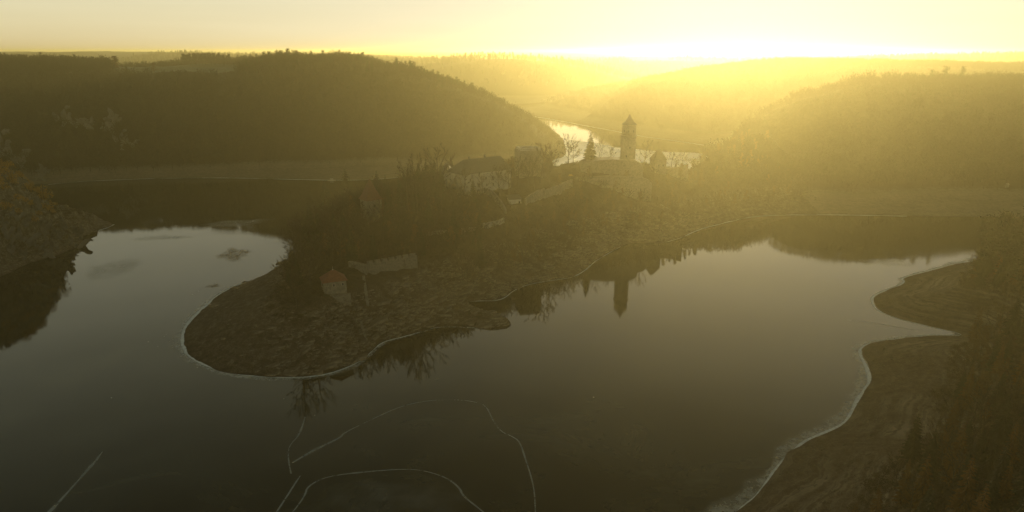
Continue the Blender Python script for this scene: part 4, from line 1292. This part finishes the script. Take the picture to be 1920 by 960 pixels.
# ------------------------------------------------------------------ right foreground trees
def in_bank(px, py):
    return hit(L_BANK, px, py, 60, 600)
G_L = 'rust brown trees on the slope at the right edge'
G_B = 'bare trees on the slope at the right edge'
x, y = jitter(60, 420, 50, 430, 7.0)
z = L_BANK.h(x, y); px, py = project(x, y, z)
dd = sdf(x, y, bank_poly)
k = 0
def where2(p1, p2):
    col = 'at the left fringe of the dark slope' if p1 < 1700 else ('in the middle of the dark right slope' if p1 < 1810 else ('near the right picture edge' if p1 < 1920 else 'cut off by the right picture edge'))
    row = 'far up by the inlet ' if p2 < 600 else ('level with the terraces ' if p2 < 760 else ('low on the near slope ' if p2 < 960 else 'rising from the bottom edge '))
    return row + col
for a, b_, c2, p1, p2, q in zip(*[v.tolist() for v in (x, y, z, px, py, dd)]):
    if q < 24 or c2 < 8 or p1 > 2150 or p1 < 1500: continue
    # the drained terraces stay open
    lim = np.interp(p2, [480, 600, 640, 720, 800, 870, 960, 1200], [1810, 1840, 1815, 1790, 1720, 1660, 1590, 1540])
    if p1 < lim: continue
    r = random.random()
    if r < .3:
        plant('larch_tree', a, b_, c2, random.uniform(.5, .95), 'golden brown larch ' + where2(p1, p2), 'tree', 'golden larches on the slope at the right edge')
    elif r < .5:
        plant('leafy_tree', a, b_, c2, random.uniform(.5, .9), 'rust brown tree ' + where2(p1, p2), 'tree', G_L, name='oak_tree')
    elif r < .75:
        plant('bare_tree', a, b_, c2, random.uniform(.6, 1.0), 'bare thin tree ' + where2(p1, p2), 'tree', G_B)
    else:
        plant('spruce_tree', a, b_, c2, random.uniform(.5, .9), 'dark conifer ' + where2(p1, p2), 'tree', 'conifers on the slope at the right edge')
    k += 1
print('bank trees', k)
wood('slope_brush', L_BANK, (60, 420, 50, 430), 1.9, 6.5, FM_BRUSH, 'dark brush and dead leaves covering the right slope', (.35, .9),
     cond=lambda x, y, z, px, py: (px > np.interp(py, [480, 600, 640, 720, 800, 870, 960, 1200], [1790, 1815, 1790, 1765, 1690, 1620, 1540, 1480])) & (sdf(x, y, bank_poly) > 18) & (rng.random(len(x)) < .85))
for px_, py_, h_, lb in ((1850, 508, 98, 'leftmost of the tall dark trees standing against the far shore at the right'), (1872, 512, 112, 'tallest dark tree standing against the far shore at the right'),
                        (1893, 505, 80, 'lower dark tree between the tallest one and the right picture edge'), (1926, 515, 128, 'tall dark tree cut by the right picture edge above the far shore'),
                        (1838, 530, 60, 'small dark tree at the left foot of the tall dark group'), (1905, 540, 90, 'dark tree in front of the tall group near the right edge')):
    tree_px('dense_tree', px_, py_, h_, lb, name='tall_tree', land=L_BANK, base_h=16, var=px_ % 2, sx=1.1)

# fallen trunks
def log(p0, p1, r, label):
    a = in_bank(*p0); b_ = in_bank(*p1)
    mb = MB()
    A = Vector(a) + Vector((0, 0, .9)); B = Vector(b_) + Vector((0, 0, .4))
    mb.tube([(0, 0, 0), (B - A) * .5 + Vector((0, .1, .1)), B - A], [r, r * .8, r * .5], 6)
    o = mb.obj('fallen_log', M_WOOD)
    o.location = A
    tag(o, label, 'log')
log((1742, 812), (1758, 842), .16, 'pale bare trunk lying steeply down the dark bank')
log((1712, 822), (1736, 818), .13, 'left one of the pale logs lying level on the dark bank')
log((1748, 817), (1782, 812), .13, 'right one of the pale logs lying level on the dark bank')
log((1716, 838), (1734, 837), .12, 'short pale log below the two level logs')
log((1600, 836), (1632, 834), .1, 'thin weathered branch on the open mud bank')
log((1866, 828), (1878, 802), .12, 'thin pale leaning trunk among the trees at the right')

# ------------------------------------------------------------------ ice
def resample(P, st):
    out = [P[0]]
    for a, b_ in zip(P[:-1], P[1:]):
        L = math.hypot(b_[0] - a[0], b_[1] - a[1]); n = max(1, int(L / st))
        out += [(a[0] + (b_[0] - a[0]) * k / n, a[1] + (b_[1] - a[1]) * k / n) for k in range(1, n + 1)]
    return out
def ribbon(name, pxs, wpx, mat, z, inner=0.0, st=1.0, seed=0, thick=0.05, soft=.3, zworld=None, wobble=.5, land=None):
    """pxs on the water plane; wpx: list of widths in metres along it, outward (water side, right of travel)"""
    P = resample(chaikin([onz(*p) for p in pxs], 2), st)
    n = len(P)
    A = np.array(P)
    T = np.gradient(A, axis=0)
    T = T / (np.linalg.norm(T, axis=1)[:, None] + 1e-9)
    for _ in range(3):
        T[1:-1] = (T[:-2] + T[1:-1] * 2 + T[2:]) / 4
    T = T / (np.linalg.norm(T, axis=1)[:, None] + 1e-9)
    N = np.stack([T[:, 1], -T[:, 0]], 1)
    q = np.linspace(0, 1, n)
    wd = np.interp(q, np.linspace(0, 1, len(wpx)), wpx)
    if land is None and inner == 0 or land is not None:
        land = land or (L_PEN if name in ('shore_ice', 'thin_shore_ice') and pxs[0] in PEN_FRONT else (L_BANK if pxs[0] in BANK_FRONT else None))
        if land is not None:
            A = A + N * (land.wob * fbm(A[:, 0], A[:, 1], 14, 4, land.seed))[:, None]
    wob = 1 + wobble * fbm(A[:, 0], A[:, 1], 9, 4, seed)
    wd = np.maximum(wd * wob, .05)
    rows = [-.4, 0.0, .35, .7, 1.0]
    alpha = [1, 1, 1, .8, .0]
    if inner < 0:
        rows = [-.5, -.2, .0, .2, .5]; alpha = [0, 1, 1, 1, 0]
    V_, E_ = [], []
    for r_, a_ in zip(rows, alpha):
        off = wd * r_ if (inner < 0 or r_ >= 0) else np.full(n, r_)
        p = A + N * off[:, None]
        V_.append(np.c_[p, np.full(n, z)])
        E_.append(np.full(n, a_))
    V_ = np.concatenate(V_); E_ = np.concatenate(E_)
    i = np.arange(n - 1)
    F_ = np.concatenate([np.stack([k * n + i, k * n + i + 1, (k + 1) * n + i + 1, (k + 1) * n + i], 1) for k in range(len(rows) - 1)])
    o = mesh_np(name, V_, F_, mat)
    at = o.data.attributes.new('edge', 'FLOAT', 'POINT')
    at.data.foreach_set('value', E_.astype(np.float32))
    return o
PF = [(514, 508)] + PEN_FRONT[1:19]
# travel direction must keep the water on the right hand side
tagset(ribbon('shore_ice', PEN_FRONT[0:22], [.35, .9, 1.3, 1.4, 1.5, 1.3, 1.0, .6, .35, .3, .3], M_ICE, .03, .5, seed=3)) 
tagset(ribbon('thin_shore_ice', PEN_FRONT[0:24], [1.5, 2.5, 3.5, 3.5, 3.5, 3, 3, 2, 1.5, 1.5], M_THIN, .015, .3, seed=5))
tagset(ribbon('shore_ice', PEN_FRONT[28:41], [.25, .4, .3, .5, .3, .4, .5], M_ICE, .03, .3, seed=6))
tagset(ribbon('shore_ice', PEN_FRONT[40:50], [.4, .7, 1.0, 1.2, 1.2, 1.2], M_ICE, .03, .5, seed=7))
tagset(ribbon('shore_ice', [(90, 346), (150, 340), (200, 338), (300, 334), (420, 333), (520, 335.5), (620, 338), (700, 337), (760, 331)], [.8, .9, 1.3, 1.4, 1.0], M_ICE, .03, .8, 3, seed=8))
tagset(ribbon('shore_ice', [(960, 212), (1000, 218), (1050, 226), (1100, 236), (1150, 245), (1200, 255), (1260, 263), (1320, 272)], [4, 4.5, 3.5, 3, 2.5], M_ICE, .03, 2, 4, seed=9, wobble=.2))
BK = BANK_FRONT[::-1]
near = BANK_FRONT[0:22]
tagset(ribbon('shore_ice', near[::-1], [.3, .5, .7, 1.2, 1.0, 1.0, 1.0, .8, .8, .9, 1.0], M_ICE, .035, .4, .6, seed=12, wobble=.8))
tagset(ribbon('thin_shore_ice', near[::-1], [1, 2, 3.5, 4, 4, 5, 4, 4, 3, 5, 5, 5], M_THIN, .015, .3, .8, seed=13, wobble=.9))
far_ = BANK_FRONT[22:38]
tagset(ribbon('shore_ice', BANK_FRONT[20:38][::-1], [.5, .8, 1.0, .9, .8, .7, .9, 1.0, .5, .3], M_ICE, .03, .4, .6, seed=14))
tagset(ribbon('thin_shore_ice', BANK_FRONT[22:38][::-1], [3, 5, 7, 5, 3, 2.5, 1.5, 1, .5], M_THIN, .015, .3, .8, seed=15, wobble=.8))
tagset(ribbon('shore_ice', [(214, 421), (200, 428), (185, 432)], [.8, 1.2, .4], M_ICE, .03, .3, seed=16))
tagset(ribbon('shore_ice', [(166, 452), (162, 457), (156, 459)], [1.2, 1.8, .8], M_ICE, .03, .3, seed=17))
def crack(pts, ws, label, seed, mat=M_CRACK, z=.02):
    o = ribbon('ice_crack', pts, [w_ * 1.6 for w_ in ws], mat, z, -1, .5, seed, wobble=.5)
    tag(o, label, 'ice crack')
    return o
crack([(548, 868), (590, 843), (640, 820), (644, 812), (700, 785), (750, 762), (800, 751), (860, 749), (900, 755), (914, 765), (925, 790), (940, 810), (960, 818), (975, 828), (985, 860), (995, 890), (1002, 920), (1004, 965)],
      [.5, 1.2, .6, .45, .5, .4, .35, .4, .4, .5, .35, .35, .35], 'longest pale crack arching across the dark lake ice', 21)
crack([(572, 782), (562, 815), (540, 838), (541, 865), (546, 888)], [.25, .7, .3, .45, .3], 'short vertical crack left of the long arching crack', 22)
crack([(563, 892), (548, 915), (532, 940), (512, 970)], [.35, .6, .5, .5], 'short slanting crack leaving the bottom edge', 23)
crack([(540, 972), (572, 930), (576, 912), (612, 893), (690, 884), (760, 879), (800, 883), (840, 897), (862, 915), (868, 930), (900, 955), (930, 980)],
      [.5, .45, .6, .5, .6, .45, .35, .4, .7, .5, .5], 'curved crack outlining the ice shelf at the bottom', 24)
crack([(88, 965), (130, 920), (165, 880), (178, 866), (192, 847)], [1.2, 1.0, .7, 1.2, .2], 'faint wide streak in the dark water at the lower left', 25)
crack([(1590, 600), (1640, 606), (1690, 615), (1722, 620)], [.2, .5, .6, .4], 'thin dark wavy crack in the bright water by the inlet', 26)
def patch(name, c_px, rad, mat, z, label, seed, sq=1.0, rot=0.0, kind=None):
    cx, cy = onz(*c_px)
    n, V_, E_ = 60, [(cx, cy, z)], [1.0]
    for ring, al in ((.4, 1), (.75, .8), (1.0, 0)):
        for i in range(n):
            a = 2 * math.pi * i / n
            r = rad * ring * (1 + .6 * float(fbm(np.array([math.cos(a) * 3.0]), np.array([math.sin(a) * 3.0]), 1.5, 3, seed)[0]))
            dx, dy = r * math.cos(a), r * math.sin(a) * sq
            V_.append((cx + dx * math.cos(rot) - dy * math.sin(rot), cy + dx * math.sin(rot) + dy * math.cos(rot), z)); E_.append(al)
    F_ = [(0, 1 + i, 1 + (i + 1) % n) for i in range(n)]
    for k_ in range(2):
        F_ += [(1 + k_ * n + i, 1 + (k_ + 1) * n + i, 1 + (k_ + 1) * n + (i + 1) % n, 1 + k_ * n + (i + 1) % n) for i in range(n)]
    me = bpy.data.meshes.new(name); me.from_pydata(V_, [], F_); me.materials.append(mat); me.update()
    at = me.attributes.new('edge', 'FLOAT', 'POINT'); at.data.foreach_set('value', np.array(E_, dtype=np.float32))
    o = bpy.data.objects.new(name, me); COL.objects.link(o)
    return tag(o, label, 'ice')
# river ice behind the castle, base colour whitened to stand in for sun glare
m, t, b = newmat('river_glare_ice')
b.inputs['Base Color'].default_value = (0.85, 0.85, 0.80, 1)
t.links.new(ramp(t, noise(t, 0.02, 5, 0.6), [(0.4, (.22,) * 3), (0.6, (.5,) * 3)]), b.inputs['Roughness'])
bump(t, b, noise(t, 0.5, 6, 0.6), 0.35, 0.3)
ic = shore((1050, 276), (1060, 265), (1072, 262), (1090, 265), (1120, 268), (1150, 276), (1190, 279), (1240, 285), (1300, 286), (1330, 290), (1330, 330), (1040, 330), (1030, 300), (1064, 294), (1058, 270))
rv = mesh_np('river_glare_ice', np.array([(x_, y_, .02) for x_, y_ in ic]), np.array([list(range(len(ic)))]), m)
tag(rv, 'sheet of ice on the river behind the castle, whitened to imitate sun glare', 'ice')
patch('ice_patch', (440, 476), 10, M_TAN, .02, 'tan frozen patch on the water left of the twin-trunked tree', 31, 1.3, .5)
patch('ice_patch', (445, 418), 26, M_SHEEN, .02, 'broken band of refrozen ice stretching from the trees across the left water', 36, .38, .25)
patch('ice_patch', (300, 446), 20, M_SHEEN, .018, 'streaky grey ice sheen in the middle of the left water', 37, .3, .1)
patch('ice_patch', (1660, 492), 16, M_SHEEN, .02, 'pale ice tongue reaching out from the bank at the right bay', 38, .45, -.1)
patch('ice_patch', (205, 505), 14, M_SHEEN, .02, 'oval grey ice patch near the left cliff', 32, 1.2, .2)
patch('ice_patch', (400, 536), 4, M_TAN, .02, 'small tan ice patch off the left shore of the peninsula', 33, .8, .2)
M_SHELF = icemat('shelf_ice', (0.12, 0.13, 0.12), 0.0, 0.45, 0.18, 0.3)
patch('ice_shelf', (745, 935), 20, M_SHELF, .012, 'dim grey ice shelf under the water at the bottom', 34, .4, 0)
# loose bits of ice
IM = []
for s_ in range(3):
    me = rock_mesh(90 + s_, 1, (1, .8, .3)); me.materials[0] = M_PLASTER; IM.append(me)
for i, (px_, py_) in enumerate([(308, 631), (312, 627), (323, 634), (324, 637), (325, 643), (323, 648), (324, 651), (296, 650), (278, 641), (318, 640), (361, 552), (372, 546), (406, 532), (404, 530), (420, 538), (354, 592), (340, 668), (370, 689), (416, 701), (209, 746), (1113, 745), (532, 748), (590, 779)]):
    x_, y_ = onz(px_, py_)
    o = bpy.data.objects.new('ice_chunk', IM[i % 3]); COL.objects.link(o)
    s = random.uniform(.18, .45)
    o.location = (x_, y_, .05); o.scale = (s, s, s * .6); o.rotation_euler = (0, 0, random.uniform(0, 6))
    tag(o, 'small white chunk of ice floating off the peninsula', 'ice', 'small ice chunks floating off the peninsula')
# jetty at the far left shore and a hut on the right shore
jx, jy = onz(622, 338.5)
j = empty('floating_jetty', (jx, jy, 0), .1, 'tiny pale floating jetty at the far shore', 'jetty')
MB().box(-3.5, 3.5, -1.2, 1.2, .1, .55).obj('deck', M_PLASTER, j)
MB().box(-1.5, 1.5, -.9, .9, .555, 1.9).obj('cabin', M_PLASTER, j)
hx, hy, hzz = hit(L_PEN, 1887, 350, 300, 900)
j = empty('white_hut', (hx, hy, hzz), .3, 'tiny white hut above the far shore at the right', 'hut')
MB().box(-1.3, 1.3, -1.1, 1.1, -1, 1.7).obj('wall', M_STONE, j)
MB().add([(-1.6, -1.4, 1.65), (1.6, -1.4, 1.65), (1.6, 1.4, 1.65), (-1.6, 1.4, 1.65), (-1.6, 0, 2.5), (1.6, 0, 2.5)], [(0, 1, 5, 4), (2, 3, 4, 5), (0, 4, 3), (1, 2, 5), (0, 3, 2, 1)]).obj('roof', M_STONE, j)

# ------------------------------------------------------------------ haze
HAZE_DENS = 0.00018
hm = bpy.data.materials.new('haze_air')
hm.use_nodes = True
t = hm.node_tree
t.nodes.remove(t.nodes['Principled BSDF'])
pv = t.nodes.new('ShaderNodeVolumePrincipled')
pv.inputs['Color'].default_value = (0.96, 0.87, 0.44, 1)
pv.inputs['Density'].default_value = HAZE_DENS
pv.inputs['Anisotropy'].default_value = 0.74
t.links.new(pv.outputs[0], t.nodes['Material Output'].inputs['Volume'])
bx = (-12500, 14500, -500, 19600, -6, 133)
V = np.array([(x, y, z) for x in bx[:2] for y in bx[2:4] for z in bx[4:]], float)
F = np.array([[0, 1, 3, 2], [4, 6, 7, 5], [0, 4, 5, 1], [2, 3, 7, 6], [0, 2, 6, 4], [1, 5, 7, 3]])
hz = mesh_np('haze', V, F, hm)
hz['kind'] = 'stuff'
hz['label'] = 'golden morning haze filling the valley'
